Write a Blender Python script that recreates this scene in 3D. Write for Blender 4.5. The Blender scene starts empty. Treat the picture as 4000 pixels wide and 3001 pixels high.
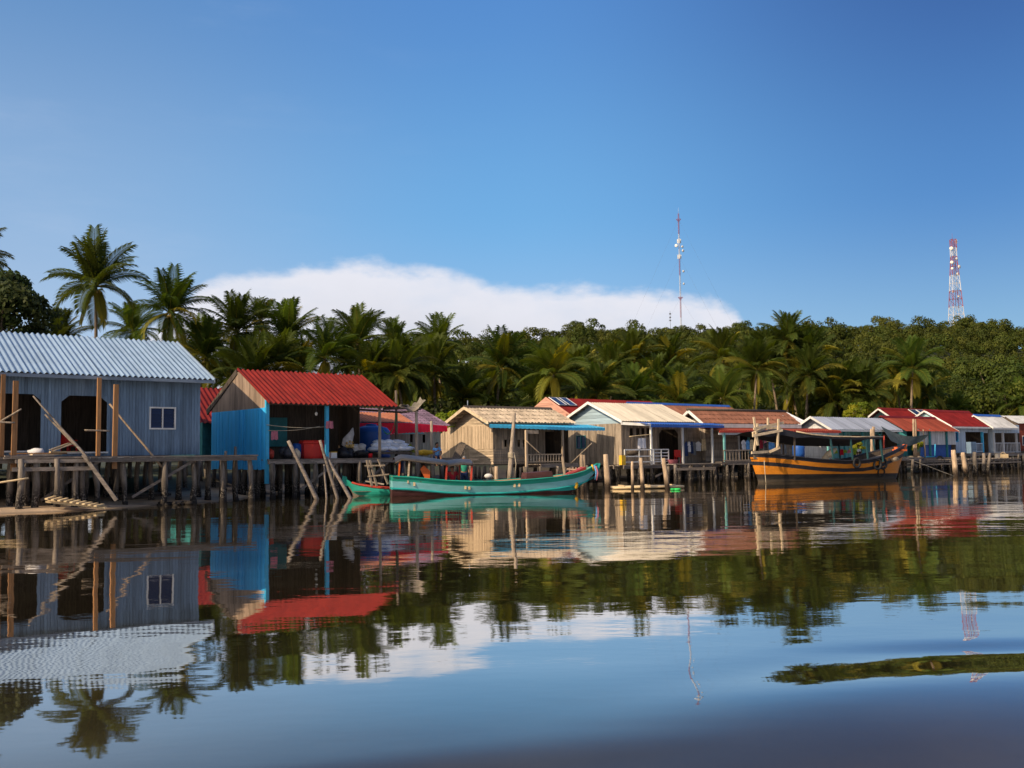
import bpy, math, random
import numpy as np
from mathutils import Vector, Matrix, Euler
R = math.radians
rnd = random.Random(11)
sc = bpy.context.scene
col = bpy.data.collections.new("village"); sc.collection.children.link(col)

# ------------------------------------------------------------------ camera
FL = 3870.0                      # focal length in photo pixels (4000 wide)
EYE = Vector((0, 0, 1.8))
RC = (Matrix.Rotation(R(90 + 4.05), 3, 'X') @ Matrix.Rotation(R(-0.7), 3, 'Z'))
cam = bpy.data.cameras.new("camera"); cam.sensor_width = 36; cam.lens = 36 * FL / 4000
cam.clip_start = .1; cam.clip_end = 9000
co = bpy.data.objects.new("camera", cam); col.objects.link(co)
co.location = EYE; co.rotation_euler = RC.to_euler()
sc.camera = co

def ray(u, v):
    return RC @ Vector(((u - 2000) / FL, -(v - 1500.5) / FL, -1))
def at(u, v, Y):                 # measured point of the photo at a known distance
    d = ray(u, v); return EYE + d * (Y / d.y)
def on_z(u, v, z=0.0):
    d = ray(u, v); return EYE + d * ((z - EYE.z) / d.z)

class Frame:                     # plan of a house: local x along its front, y to the back
    def __init__(s, u0, Y0, deg):
        p = at(u0, 1778, Y0); s.O = Vector((p.x, p.y, 0)); s.a = R(deg)
        s.M = Matrix.Rotation(s.a, 3, 'Z'); s.I = s.M.transposed()
    def loc(s, p): return s.I @ (Vector(p) - s.O)
    def wor(s, x, y, z): return s.O + s.M @ Vector((x, y, z))
    def front(s, u, v, y=0.0):
        o = s.loc(EYE); d = s.I @ ray(u, v); t = (y - o.y) / d.y
        return o.x + t * d.x, EYE.z + t * d.z
    def side(s, u, v, x=0.0):
        o = s.loc(EYE); d = s.I @ ray(u, v); t = (x - o.x) / d.x
        return o.y + t * d.y, EYE.z + t * d.z
    def X(s, u, y=0.0): return s.front(u, 1760, y)[0]

# ------------------------------------------------------------------ materials
def nd(nt, t, **k):
    n = nt.nodes.new(t)
    for a, b in k.items():
        if a in ('operation', 'data_type', 'blend_type', 'attribute_name', 'noise_dimensions', 'sky_type', 'wave_type', 'bands_direction', 'feature', 'interpolation_type', 'use_clamp', 'clamp'):
            setattr(n, a, b)
        else:
            n.inputs[a].default_value = b
    return n
def math_n(nt, op, a, b=None, c=None):
    n = nt.nodes.new('ShaderNodeMath'); n.operation = op
    for i, q in enumerate((a, b, c)):
        if q is None: continue
        if isinstance(q, (int, float)): n.inputs[i].default_value = q
        else: nt.links.new(q, n.inputs[i])
    return n.outputs[0]
def smooth_n(nt, val, a, b, lo=0.0, hi=1.0):
    n = nt.nodes.new('ShaderNodeMapRange'); n.interpolation_type = 'SMOOTHSTEP'
    nt.links.new(val, n.inputs[0])
    for i, q in enumerate((a, b, lo, hi)): n.inputs[1 + i].default_value = q
    return n.outputs[0]
def mix_c(nt, f, a, b, bt='MIX'):
    n = nt.nodes.new('ShaderNodeMix'); n.data_type = 'RGBA'; n.blend_type = bt
    for s, q in ((n.inputs[0], f), (n.inputs[6], a), (n.inputs[7], b)):
        if isinstance(q, (int, float)): s.default_value = q
        elif isinstance(q, tuple): s.default_value = q + (1,) if len(q) == 3 else q
        else: nt.links.new(q, s)
    return n.outputs[2]
MATS = {}
def mat(name, c, rough=.75, metal=0, var=.3, ns=3, st=(1, 1, 1), tint=.18, spots=None, wet=None, bump=0, spec=.25, fine=0, transl=0, alpha=1):
    if name in MATS: return MATS[name]
    m = bpy.data.materials.new(name); m.use_nodes = True; nt = m.node_tree; L = nt.links.new
    b = nt.nodes['Principled BSDF']
    tc = nd(nt, 'ShaderNodeTexCoord'); oi = nd(nt, 'ShaderNodeObjectInfo')
    mp = nd(nt, 'ShaderNodeMapping'); mp.inputs['Scale'].default_value = st
    L(tc.outputs['Object'], mp.inputs['Vector'])
    off = nt.nodes.new('ShaderNodeCombineXYZ'); r50 = math_n(nt, 'MULTIPLY', oi.outputs['Random'], 40.0)
    L(r50, off.inputs[0]); L(r50, off.inputs[1]); L(off.outputs[0], mp.inputs['Location'])
    n1 = nd(nt, 'ShaderNodeTexNoise', Scale=ns, Detail=6.0, Roughness=.65); L(mp.outputs[0], n1.inputs['Vector'])
    f = smooth_n(nt, n1.outputs[0], .28, .72, 1 - var, 1 + var)
    at_ = nd(nt, 'ShaderNodeAttribute', attribute_name='tint')
    f2 = math_n(nt, 'MULTIPLY_ADD', at_.outputs['Fac'], tint, 1.0)
    f = math_n(nt, 'MULTIPLY', f, f2)
    if fine:
        n3 = nd(nt, 'ShaderNodeTexNoise', Scale=ns * 7, Detail=3.0); L(mp.outputs[0], n3.inputs['Vector'])
        f = math_n(nt, 'MULTIPLY', f, smooth_n(nt, n3.outputs[0], .3, .7, 1 - fine, 1 + fine))
    vm = nt.nodes.new('ShaderNodeVectorMath'); vm.operation = 'SCALE'; vm.inputs[0].default_value = c; L(f, vm.inputs['Scale'])
    out = vm.outputs[0]
    if spots:
        c2, th, sc2 = spots[:3]
        n2 = nd(nt, 'ShaderNodeTexNoise', Scale=sc2, Detail=5.0, Roughness=.7); L(mp.outputs[0], n2.inputs['Vector'])
        mk = smooth_n(nt, n2.outputs[0], th, th + .09, 0, spots[3] if len(spots) > 3 else .85)
        out = mix_c(nt, mk, out, c2)
    if wet:                      # tide mark: (dark colour, height, softness)
        g = nd(nt, 'ShaderNodeNewGeometry'); sx = nt.nodes.new('ShaderNodeSeparateXYZ'); L(g.outputs['Position'], sx.inputs[0])
        nw = nd(nt, 'ShaderNodeTexNoise', Scale=2.5, Detail=3.0); L(g.outputs['Position'], nw.inputs['Vector'])
        zz = math_n(nt, 'MULTIPLY_ADD', nw.outputs[0], -wet[2] * 1.6, sx.outputs[2])
        zz = math_n(nt, 'ADD', zz, wet[2] * .8)
        mk = smooth_n(nt, zz, wet[1] - wet[2], wet[1] + wet[2], 1, 0)
        if len(wet) > 3:         # barnacles / oysters
            nb = nd(nt, 'ShaderNodeTexNoise', Scale=16.0, Detail=2.0); L(g.outputs['Position'], nb.inputs['Vector'])
            band = math_n(nt, 'MULTIPLY', mk, smooth_n(nt, sx.outputs[2], .05, .3, 0, 1))
            dk = mix_c(nt, math_n(nt, 'MULTIPLY', smooth_n(nt, nb.outputs[0], .5, .62, 0, .9), band), wet[0], wet[3])
            out = mix_c(nt, mk, out, dk)
        else:
            out = mix_c(nt, mk, out, wet[0])
    L(out, b.inputs['Base Color'])
    b.inputs['Roughness'].default_value = rough; b.inputs['Metallic'].default_value = metal
    b.inputs['Specular IOR Level'].default_value = spec
    if alpha < 1: b.inputs['Alpha'].default_value = alpha
    if bump:
        bp = nd(nt, 'ShaderNodeBump', Strength=1.0, Distance=bump); L(n1.outputs[0], bp.inputs['Height']); L(bp.outputs[0], b.inputs['Normal'])
    if transl:
        tr = nt.nodes.new('ShaderNodeBsdfTranslucent')
        hs = nd(nt, 'ShaderNodeHueSaturation', Value=1.5, Saturation=1.15, Hue=.485); L(out, hs.inputs['Color']); L(hs.outputs[0], tr.inputs[0])
        mx = nt.nodes.new('ShaderNodeMixShader'); mx.inputs[0].default_value = transl
        L(b.outputs[0], mx.inputs[1]); L(tr.outputs[0], mx.inputs[2]); L(mx.outputs[0], nt.nodes['Material Output'].inputs[0])
    MATS[name] = m
    return m

WOODST = (9, 9, .8)
mat('grey_wood', (.27, .215, .165), var=.4, ns=1.6, st=WOODST, tint=.3, fine=.15)
mat('beige_wood', (.43, .325, .225), var=.3, ns=1.5, st=WOODST, tint=.22, fine=.15, spots=((.2, .15, .11), .62, 1.2, .6))
mat('beige_plank', (.46, .355, .25), var=.35, ns=1.5, st=(.8, .8, 9), tint=.24, fine=.15)
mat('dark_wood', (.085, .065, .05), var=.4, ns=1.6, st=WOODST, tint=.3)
mat('deck_wood', (.20, .165, .14), var=.4, ns=2, st=(1, 6, 6), tint=.3, fine=.2)
mat('new_timber', (.30, .155, .07), var=.25, ns=2, st=WOODST, tint=.2)
mat('pale_timber', (.55, .43, .29), var=.25, ns=2, st=(2, 2, 2), tint=.2)
mat('pile_wood', (.17, .14, .115), var=.4, ns=2, st=(5, 5, .8), tint=.25, wet=((.018, .014, .012), .75, .35, (.2, .17, .14)))
mat('post_wood', (.36, .26, .175), var=.4, ns=2, st=(5, 5, .8), tint=.25, wet=((.03, .02, .014), .42, .25, (.16, .11, .07)))
mat('grey_metal', (.14, .205, .285), rough=.5, var=.24, ns=1.2, st=(4, 4, .4), tint=.2, fine=.08)
mat('grey_trim', (.2, .24, .3), rough=.5, var=.1)
mat('zinc_roof', (.30, .40, .52), rough=.34, metal=.35, var=.1, ns=1.5, tint=.06)
mat('red_roof', (.19, .016, .010), spec=.15, rough=.6, spots=((.10, .02, .014), .6, 1.5, .5), var=.25, ns=1.2, st=(3, .8, .8), tint=.05)
mat('deep_red_roof', (.16, .013, .011), spec=.15, rough=.6, var=.25, ns=1.2, tint=.08)
mat('rust_roof', (.25, .05, .027), spec=.2, rough=.7, var=.25, ns=1.2, st=(3, .7, .7), spots=((.2, .05, .025), .6, 2, .5))
mat('orange_roof', (.36, .13, .07), rough=.7, var=.25, ns=1.4)
mat('fibre_roof', (.44, .35, .26), rough=.85, var=.28, ns=1.6, st=(1.5, .8, .8), tint=.14, spots=((.16, .12, .09), .6, 3, .55), fine=.12)
mat('cream_roof', (.52, .46, .37), rough=.7, var=.14, ns=1.5, st=(4, .6, .6), spots=((.38, .15, .06), .66, 1.8, .7))
mat('brown_roof', (.20, .085, .055), rough=.7, var=.25, ns=1.5, st=(2, 1, 1), tint=.15)
mat('purple_tile', (.17, .11, .16), rough=.6, var=.2, ns=3, tint=.3)
mat('silver_roof', (.40, .43, .50), rough=.42, metal=.2, var=.14, ns=1.2, st=(4, .5, .5))
mat('white_roof', (.70, .70, .72), rough=.5, var=.1)
mat('pale_grey_roof', (.45, .45, .46), rough=.6, var=.2, ns=1.5, spots=((.3, .29, .27), .6, 2, .6))
mat('blue_sheet', (.04, .40, .80), rough=.5, var=.12, ns=1, st=(5, 5, .5), tint=.1)
mat('bright_blue', (.05, .36, .60), rough=.5, var=.1)
mat('royal_blue', (.03, .10, .38), rough=.5, var=.15)
mat('ply_brown', (.27, .195, .145), rough=.8, var=.25, ns=1.2, st=(4, 4, .6), tint=.18)
mat('blue_clap', (.30, .39, .45), rough=.7, var=.15, ns=1.5, st=(.6, .6, 8), tint=.15)
mat('salmon_clap', (.50, .26, .19), rough=.7, var=.2, ns=1.5, st=(.6, .6, 8), tint=.15)
mat('cyan_clap', (.33, .52, .55), rough=.7, var=.15, tint=.12)
mat('white_board', (.50, .50, .51), rough=.7, var=.2, ns=1.5, st=WOODST, tint=.16)
mat('pale_blue_board', (.42, .50, .60), rough=.7, var=.14, ns=1.5, st=WOODST, tint=.14)
mat('white_paint', (.68, .66, .63), rough=.6, var=.12)
mat('slate_teal', (.02, .065, .075), rough=.6, var=.2)
mat('teal_paint', (.035, .20, .22), rough=.6, var=.2, tint=.2)
mat('light_teal', (.15, .38, .38), rough=.6, var=.2, tint=.15)
mat('sage_board', (.29, .30, .24), rough=.8, var=.3, ns=1.5, st=WOODST, tint=.25)
mat('red_cloth', (.80, .03, .035), rough=.8, var=.2, transl=.45)
mat('glass', (.008, .022, .075), rough=.25, var=.1, spec=.35)
mat('solar', (.02, .035, .085), rough=.12, var=.15, spec=.7)
mat('black_tarp', (.020, .020, .025), rough=.6, var=.3, ns=2, spec=.3)
mat('grey_tarp', (.05, .05, .058), rough=.45, var=.3, ns=2)
mat('black_paint', (.022, .022, .028), rough=.5, var=.3)
mat('rubber', (.018, .018, .02), rough=.7, var=.3)
mat('mustard', (.55, .19, .016), rough=.5, var=.16, ns=1.5, st=(.5, 1, 2), spots=((.3, .12, .03), .68, 2.5, .4), fine=.06)
mat('hull_black', (.03, .026, .024), rough=.6, var=.4, ns=2, st=(.5, 1, 2), wet=((.10, .08, .06), .12, .10))
mat('hull_pale', (.20, .17, .14), rough=.7, var=.35, ns=2)
mat('boat_green', (.02, .27, .21), rough=.45, var=.18, ns=2, st=(.6, 1, 2), spots=((.1, .07, .04), .62, 4, .7))
mat('boat_blue', (.20, .50, .54), rough=.45, var=.14, ns=2, st=(.6, 1, 2), spots=((.25, .15, .06), .63, 5, .7))
mat('boat_teal', (.025, .33, .32), rough=.45, var=.18, ns=2, spots=((.03, .16, .22), .58, 3, .8))
mat('boat_maroon', (.075, .03, .03), rough=.65, var=.4, ns=2.5, st=(.5, 1, 2), spots=((.2, .15, .12), .62, 5, .5))
mat('red_paint', (.42, .05, .03), rough=.5, var=.2, ns=3)
mat('orange_paint', (.62, .13, .03), rough=.5, var=.15)
mat('yellow_paint', (.60, .36, .03), rough=.5, var=.15)
mat('red_plastic', (.55, .025, .018), rough=.4, var=.08)
mat('blue_plastic', (.02, .09, .34), rough=.42, var=.1)
mat('white_sack', (.68, .70, .76), rough=.8, var=.12, ns=5)
mat('clear_bag', (.6, .58, .57), rough=.4, var=.2, transl=.5)
mat('bottle_mix', (.42, .28, .10), rough=.4, var=.5, ns=12)
mat('black_bag', (.02, .02, .024), rough=.35, var=.3)
mat('pink_cloth', (.55, .18, .23), rough=.85, var=.2)
mat('white_cloth', (.72, .70, .72), rough=.85, var=.1)
mat('skin', (.26, .13, .08), rough=.6, var=.1, tint=0)
mat('hair', (.012, .010, .009), rough=.6, var=.2)
mat('navy_cloth', (.03, .05, .13), rough=.85, var=.2)
mat('sky_cloth', (.12, .32, .62), rough=.85, var=.3, ns=9, spots=((.6, .7, .8), .62, 12, .8))
mat('green_cloth', (.04, .30, .20), rough=.85, var=.2)
mat('maroon_cloth', (.30, .015, .03), rough=.85, var=.2)
mat('grey_cloth', (.2, .2, .21), rough=.85, var=.2)
mat('green_rope', (.04, .22, .08), rough=.8, var=.2)
mat('net_mesh', (.38, .33, .26), rough=.8, var=.3, transl=.4, alpha=.75)
mat('shade_mesh', (.07, .09, .10), rough=.8, var=.3, transl=.25)
mat('rope', (.45, .38, .28), rough=.85, var=.2)
mat('tower_red', (.31, .06, .055), rough=.6, var=.1)
mat('tower_white', (.62, .60, .60), rough=.6, var=.1)
mat('dish_white', (.72, .68, .62), rough=.5, var=.08)
mat('wire', (.09, .09, .10), rough=.6, var=.1)
mat('palm_bark', (.20, .15, .105), rough=.9, var=.35, ns=3, st=(1, 1, 4))
mat('tree_bark', (.16, .12, .09), rough=.9, var=.35, ns=3)
mat('coconut', (.32, .22, .05), rough=.6, var=.3)
mat('bamboo', (.58, .44, .26), rough=.6, var=.2, st=(1, 4, 4), tint=.2)

def leaf_mat(name, c, c2, transl=.35, rough=.6, var=.3):
    m = mat(name, c, rough=rough, var=.25, ns=.5, tint=var, transl=transl, spec=.12)
    nt = m.node_tree
    # attribute hue: tint > 0 shifts to the yellow colour
    b = nt.nodes['Principled BSDF']
    src = b.inputs['Base Color'].links[0].from_socket
    a = nd(nt, 'ShaderNodeAttribute', attribute_name='hue')
    oi = nd(nt, 'ShaderNodeObjectInfo')
    src = mix_c(nt, math_n(nt, 'MULTIPLY', oi.outputs['Random'], .12 if 'palm' in name else .3), src, c2)
    vm = nt.nodes.new('ShaderNodeVectorMath'); vm.operation = 'SCALE'
    fr_ = nt.nodes.new('ShaderNodeMath'); fr_.operation = 'FRACT'; nt.links.new(math_n(nt, 'MULTIPLY', oi.outputs['Random'], 17.3), fr_.inputs[0])
    nt.links.new(mix_c(nt, a.outputs['Fac'], src, c2), vm.inputs[0]); nt.links.new(math_n(nt, 'MULTIPLY_ADD', fr_.outputs[0], .6, .65), vm.inputs['Scale'])
    o = vm.outputs[0]
    nt.links.new(o, b.inputs['Base Color'])
    for n in nt.nodes:
        if n.bl_idname == 'ShaderNodeHueSaturation': nt.links.new(o, n.inputs['Color'])
    return m
leaf_mat('palm_leaf', (.048, .076, .013), (.29, .24, .03), transl=.36)
leaf_mat('tree_leaf', (.040, .064, .010), (.125, .125, .018), transl=.2, var=.45)
leaf_mat('dark_leaf', (.026, .046, .014), (.06, .06, .02), transl=.3)
leaf_mat('bush_leaf', (.028, .045, .014), (.10, .10, .02), transl=.3)
leaf_mat('bright_leaf', (.10, .17, .02), (.42, .36, .03), transl=.4)

# ------------------------------------------------------------------ mesh helpers
class MB:
    def __init__(s): s.v = []; s.f = []; s.t = []; s.m = []; s.h = []; s.sm = []
    def add(s, vs, fs, t=None, mi=0, h=0.0, sm=False):
        o = len(s.v); s.v += [tuple(q) for q in vs]
        if t is None: t = rnd.uniform(-1, 1)
        for f in fs:
            s.f.append([i + o for i in f]); s.t.append(t); s.m.append(mi); s.h.append(h); s.sm.append(sm)
    def box(s, a, b, t=None, mi=0):
        x0, y0, z0 = a; x1, y1, z1 = b
        s.add([(x0, y0, z0), (x1, y0, z0), (x1, y1, z0), (x0, y1, z0), (x0, y0, z1), (x1, y0, z1), (x1, y1, z1), (x0, y1, z1)], BOXF, t, mi)
        return s
    def bar(s, p, q, w, h=None, t=None, mi=0, up=(0, 0, 1)):     # rectangular bar from p to q
        p = Vector(p); q = Vector(q); h = h or w
        d = (q - p).normalized(); u = Vector(up)
        if abs(d.dot(u)) > .95: u = Vector((0, 1, 0)) if abs(d.y) < .9 else Vector((1, 0, 0))
        a = d.cross(u).normalized() * (w / 2); c = a.cross(d).normalized() * (h / 2)
        vs = [p - a - c, p + a - c, p + a + c, p - a + c, q - a - c, q + a - c, q + a + c, q - a + c]
        s.add(vs, [(0, 3, 2, 1), (4, 5, 6, 7), (0, 1, 5, 4), (1, 2, 6, 5), (2, 3, 7, 6), (3, 0, 4, 7)], t, mi)
        return s
    def tube(s, pts, rad, n=8, t=None, mi=0, cap=True, h=0.0):
        pts = [Vector(p) for p in pts]; m = len(pts)
        if not isinstance(rad, (list, tuple)): rad = [rad] * m
        vs = []; fs = []
        for i, p in enumerate(pts):
            d = (pts[min(i + 1, m - 1)] - pts[max(i - 1, 0)]).normalized()
            a = d.cross(Vector((0, 0, 1)) if abs(d.z) < .9 else Vector((1, 0, 0))).normalized(); b = d.cross(a)
            for k in range(n):
                w = 2 * math.pi * k / n; vs.append(p + (a * math.cos(w) + b * math.sin(w)) * rad[i])
        for i in range(m - 1):
            for k in range(n):
                fs.append((i * n + k, i * n + (k + 1) % n, (i + 1) * n + (k + 1) % n, (i + 1) * n + k))
        if cap: fs += [tuple(range(n))[::-1], tuple(range((m - 1) * n, m * n))]
        s.add(vs, fs, t, mi, h, True); return s
    def grid(s, P, t=None, mi=0, sm=True, close=False):          # P[i][j] points
        ni = len(P); nj = len(P[0]); vs = [q for r in P for q in r]; fs = []
        for i in range(ni - 1):
            for j in range(nj - (0 if close else 1)):
                k = (j + 1) % nj
                fs.append((i * nj + j, i * nj + k, (i + 1) * nj + k, (i + 1) * nj + j))
        s.add(vs, fs, t, mi, 0, sm); return s
    def ball(s, c, r, n=10, m=7, t=None, mi=0, noise=0):
        rx, ry, rz = r if isinstance(r, (tuple, list)) else (r, r, r); P = []
        for i in range(m + 1):
            a = math.pi * i / m; row = []
            for k in range(n):
                w = 2 * math.pi * k / n; q = 1 + (rnd.uniform(-noise, noise) if 0 < i < m else 0)
                row.append((c[0] + rx * q * math.sin(a) * math.cos(w), c[1] + ry * q * math.sin(a) * math.sin(w), c[2] + rz * q * math.cos(a)))
            P.append(row)
        return s.grid(P, t, mi, True, True)
    def lathe(s, c, prof, n=20, t=None, mi=0):                    # prof: (r, z)
        return s.grid([[(c[0] + r * math.cos(2 * math.pi * k / n), c[1] + r * math.sin(2 * math.pi * k / n), c[2] + z) for k in range(n)] for r, z in prof], t, mi, True, True)
    def prism(s, poly, d, t=None, mi=0):                          # poly of 3D points pushed along d
        n = len(poly); d = Vector(d); vs = [Vector(p) for p in poly] + [Vector(p) + d for p in poly]
        fs = [tuple(range(n))[::-1], tuple(range(n, 2 * n))] + [(i, (i + 1) % n, n + (i + 1) % n, n + i) for i in range(n)]
        s.add(vs, fs, t, mi); return s
    def mesh(s, name):
        me = bpy.data.meshes.new(name); me.from_pydata(s.v, [], s.f)
        a = me.attributes.new('tint', 'FLOAT', 'FACE'); a.data.foreach_set('value', s.t)
        if any(s.h):
            a = me.attributes.new('hue', 'FLOAT', 'FACE'); a.data.foreach_set('value', s.h)
        me.polygons.foreach_set('material_index', s.m); me.polygons.foreach_set('use_smooth', s.sm)
        me.update(); return me
    def build(s, name, mats, parent=None, loc=None, rot=None, bevel=0):
        me = s.mesh(name)
        for q in (mats if isinstance(mats, (list, tuple)) else [mats]): me.materials.append(MATS[q])
        return link(name, me, parent, loc, rot)
BOXF = [(0, 3, 2, 1), (4, 5, 6, 7), (0, 1, 5, 4), (1, 2, 6, 5), (2, 3, 7, 6), (3, 0, 4, 7)]
def link(name, me, parent=None, loc=None, rot=None):
    o = bpy.data.objects.new(name, me); col.objects.link(o)
    if parent: o.parent = parent
    if loc is not None: o.location = loc
    if rot is not None: o.rotation_euler = rot
    return o
def tag(o, label, cat, group=None):
    o['label'] = label; o['category'] = cat
    if group: o['group'] = group
    return o
def empty(name, label, cat, loc=(0, 0, 0), rz=0, group=None):
    o = bpy.data.objects.new(name, None); o.empty_display_size = .3; col.objects.link(o)
    o.location = loc; o.rotation_euler = (0, 0, rz); return tag(o, label, cat, group)
def struct(o): o['kind'] = 'structure'; return o

# ------------------------------------------------------------------ sun and sky
SUN_EL, A_BEHIND, TH = 33.0, -4.0, 38.0
u_ = Vector((math.cos(R(TH)), math.sin(R(TH)), 0)); w_ = Vector((-math.sin(R(TH)), math.cos(R(TH)), 0))
sd = (-u_ * math.cos(R(A_BEHIND)) + w_ * math.sin(R(A_BEHIND))).normalized()
sun_dir = Vector((sd.x * math.cos(R(SUN_EL)), sd.y * math.cos(R(SUN_EL)), math.sin(R(SUN_EL))))
sl = bpy.data.lights.new("sun", 'SUN'); sl.energy = 5.0; sl.angle = R(.5); sl.color = (1, .80, .54)
so = bpy.data.objects.new("sun", sl); col.objects.link(so); so.rotation_euler = sun_dir.to_track_quat('Z', 'Y').to_euler()
so.location = (-30, 20, 30)

w = bpy.data.worlds.new("World"); sc.world = w; w.use_nodes = True; nt = w.node_tree; L = nt.links.new
bg = nt.nodes['Background']; bg.inputs['Strength'].default_value = .085
sky = nd(nt, 'ShaderNodeTexSky', sky_type='NISHITA'); sky.sun_disc = False
sky.sun_elevation = R(SUN_EL); sky.sun_rotation = math.atan2(sun_dir.x, sun_dir.y)
sky.altitude = 0; sky.air_density = 1.0; sky.dust_density = .6; sky.ozone_density = 2.5
tc = nd(nt, 'ShaderNodeTexCoord'); sx = nt.nodes.new('ShaderNodeSeparateXYZ'); L(tc.outputs['Generated'], sx.inputs[0])
az = math_n(nt, 'ARCTAN2', sx.outputs[0], sx.outputs[1])          # 0 ahead, + to the right
el = math_n(nt, 'ARCSINE', sx.outputs[2])
# the sky texture, graded: pale towards the low sun on the left, deep blue high up on the right
bg.inputs['Strength'].default_value = .10
sn = math_n(nt, 'SINE', az)
def row(l, c, r):
    k = lambda q: tuple(10 * i for i in q)
    return mix_c(nt, smooth_n(nt, sn, 0, .46), mix_c(nt, smooth_n(nt, sn, -.50, 0), k(l), k(c)), k(r))
low_r = row((.47, .58, .77), (.37, .55, .78), (.22, .42, .63))
mid_r = row((.30, .47, .72), (.152, .42, .77), (.05, .20, .52))
top_r = row((.12, .28, .57), (.086, .262, .64), (.022, .085, .32))
g1 = mix_c(nt, smooth_n(nt, el, .04, .25), low_r, mid_r)
g2 = mix_c(nt, smooth_n(nt, el, .20, .47), g1, top_r)
g3 = mix_c(nt, smooth_n(nt, el, .5, 1.2), g2, (.35, .95, 2.7))
hs = nd(nt, 'ShaderNodeHueSaturation', Saturation=1.1, Value=1.6, Hue=.5); L(sky.outputs[0], hs.inputs['Color'])
skyc = mix_c(nt, .82, hs.outputs[0], g3)
# fill light added to the unseen sky behind the viewer, lifts shaded fronts
rear_fill = math_n(nt, 'MULTIPLY', smooth_n(nt, sx.outputs[1], .12, -.45), smooth_n(nt, el, 1.1, .35))
skyc = mix_c(nt, rear_fill, skyc, (3.8, 4.3, 5.3))
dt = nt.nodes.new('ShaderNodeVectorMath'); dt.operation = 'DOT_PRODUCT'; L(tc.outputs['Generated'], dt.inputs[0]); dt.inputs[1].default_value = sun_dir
glow_fill = math_n(nt, 'MULTIPLY', smooth_n(nt, dt.outputs['Value'], .35, 1.0), smooth_n(nt, sn, -.46, -.60))   # unseen glow added on the sun side to fill shaded gables
skyc = mix_c(nt, glow_fill, skyc, (20.0, 19.0, 18.0))
# one long low cloud bank
fc = nt.nodes.new('ShaderNodeFloatCurve'); cv = fc.mapping.curves[0]
def aztop(u, v):
    d = ray(u, v); return math.atan2(d.x, d.y), math.asin(d.normalized().z)
pts = [(300, 1420), (560, 1290), (700, 1190), (820, 1095), (1000, 1045), (1200, 1030), (1450, 1018), (1650, 1040), (1800, 1062), (1960, 1102), (2150, 1118), (2300, 1110), (2480, 1130), (2700, 1165), (2840, 1205), (2900, 1260), (2950, 1340)]
AZ0, AZ1, EH = -.6, .6, .35
crv = [((aztop(u, v)[0] - AZ0) / (AZ1 - AZ0), aztop(u, v)[1] / EH) for u, v in pts]
crv = [(0, 0), (crv[0][0] - .03, .02)] + crv + [(crv[-1][0] + .03, .02), (1, 0)]
cv.points[0].location = crv[0]; cv.points[1].location = crv[-1]
for p in crv[1:-1]: cv.points.new(*p)
fc.mapping.update()
azn = math_n(nt, 'DIVIDE', math_n(nt, 'SUBTRACT', az, AZ0), AZ1 - AZ0); L(azn, fc.inputs['Value'])
top = math_n(nt, 'MULTIPLY', fc.outputs[0], EH)
cx = nt.nodes.new('ShaderNodeCombineXYZ'); L(az, cx.inputs[0]); L(math_n(nt, 'MULTIPLY', el, 1.9), cx.inputs[1])
n1 = nd(nt, 'ShaderNodeTexNoise', Scale=16.0, Detail=8.0, Roughness=.58); L(cx.outputs[0], n1.inputs['Vector'])
n2 = nd(nt, 'ShaderNodeTexNoise', Scale=7.0, Detail=6.0, Roughness=.6); L(cx.outputs[0], n2.inputs['Vector'])
edge = math_n(nt, 'ADD', math_n(nt, 'SUBTRACT', top, el), math_n(nt, 'MULTIPLY_ADD', n1.outputs[0], .045, -.022))
cm = smooth_n(nt, edge, -.004, .016, 0, 1)
low = smooth_n(nt, el, .0, .12, .72, 1.0)
cm = math_n(nt, 'MULTIPLY', math_n(nt, 'MULTIPLY', cm, low), smooth_n(nt, n2.outputs[0], .25, .55, .82, 1.0))
front = math_n(nt, 'GREATER_THAN', sx.outputs[1], 0.0)
cm = math_n(nt, 'MULTIPLY', cm, front)
cx2 = nt.nodes.new('ShaderNodeCombineXYZ'); L(az, cx2.inputs[0]); L(math_n(nt, 'MULTIPLY', el, 4.0), cx2.inputs[1])
n3 = nd(nt, 'ShaderNodeTexNoise', Scale=3.0, Detail=7.0, Roughness=.6); L(cx2.outputs[0], n3.inputs['Vector'])
wisp = math_n(nt, 'MULTIPLY', smooth_n(nt, n3.outputs[0], .5, .85, 0, .22), smooth_n(nt, az, -.5, .1, 1, 0))
shade = smooth_n(nt, edge, .0, .10, 1.0, .86)
vm = nt.nodes.new('ShaderNodeVectorMath'); vm.operation = 'SCALE'; vm.inputs[0].default_value = (8.1, 8.2, 9.0); L(shade, vm.inputs['Scale'])
c1 = mix_c(nt, wisp, skyc, (6.2, 7.0, 8.6))
c2 = mix_c(nt, cm, c1, vm.outputs[0])
L(c2, bg.inputs['Color'])

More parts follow.
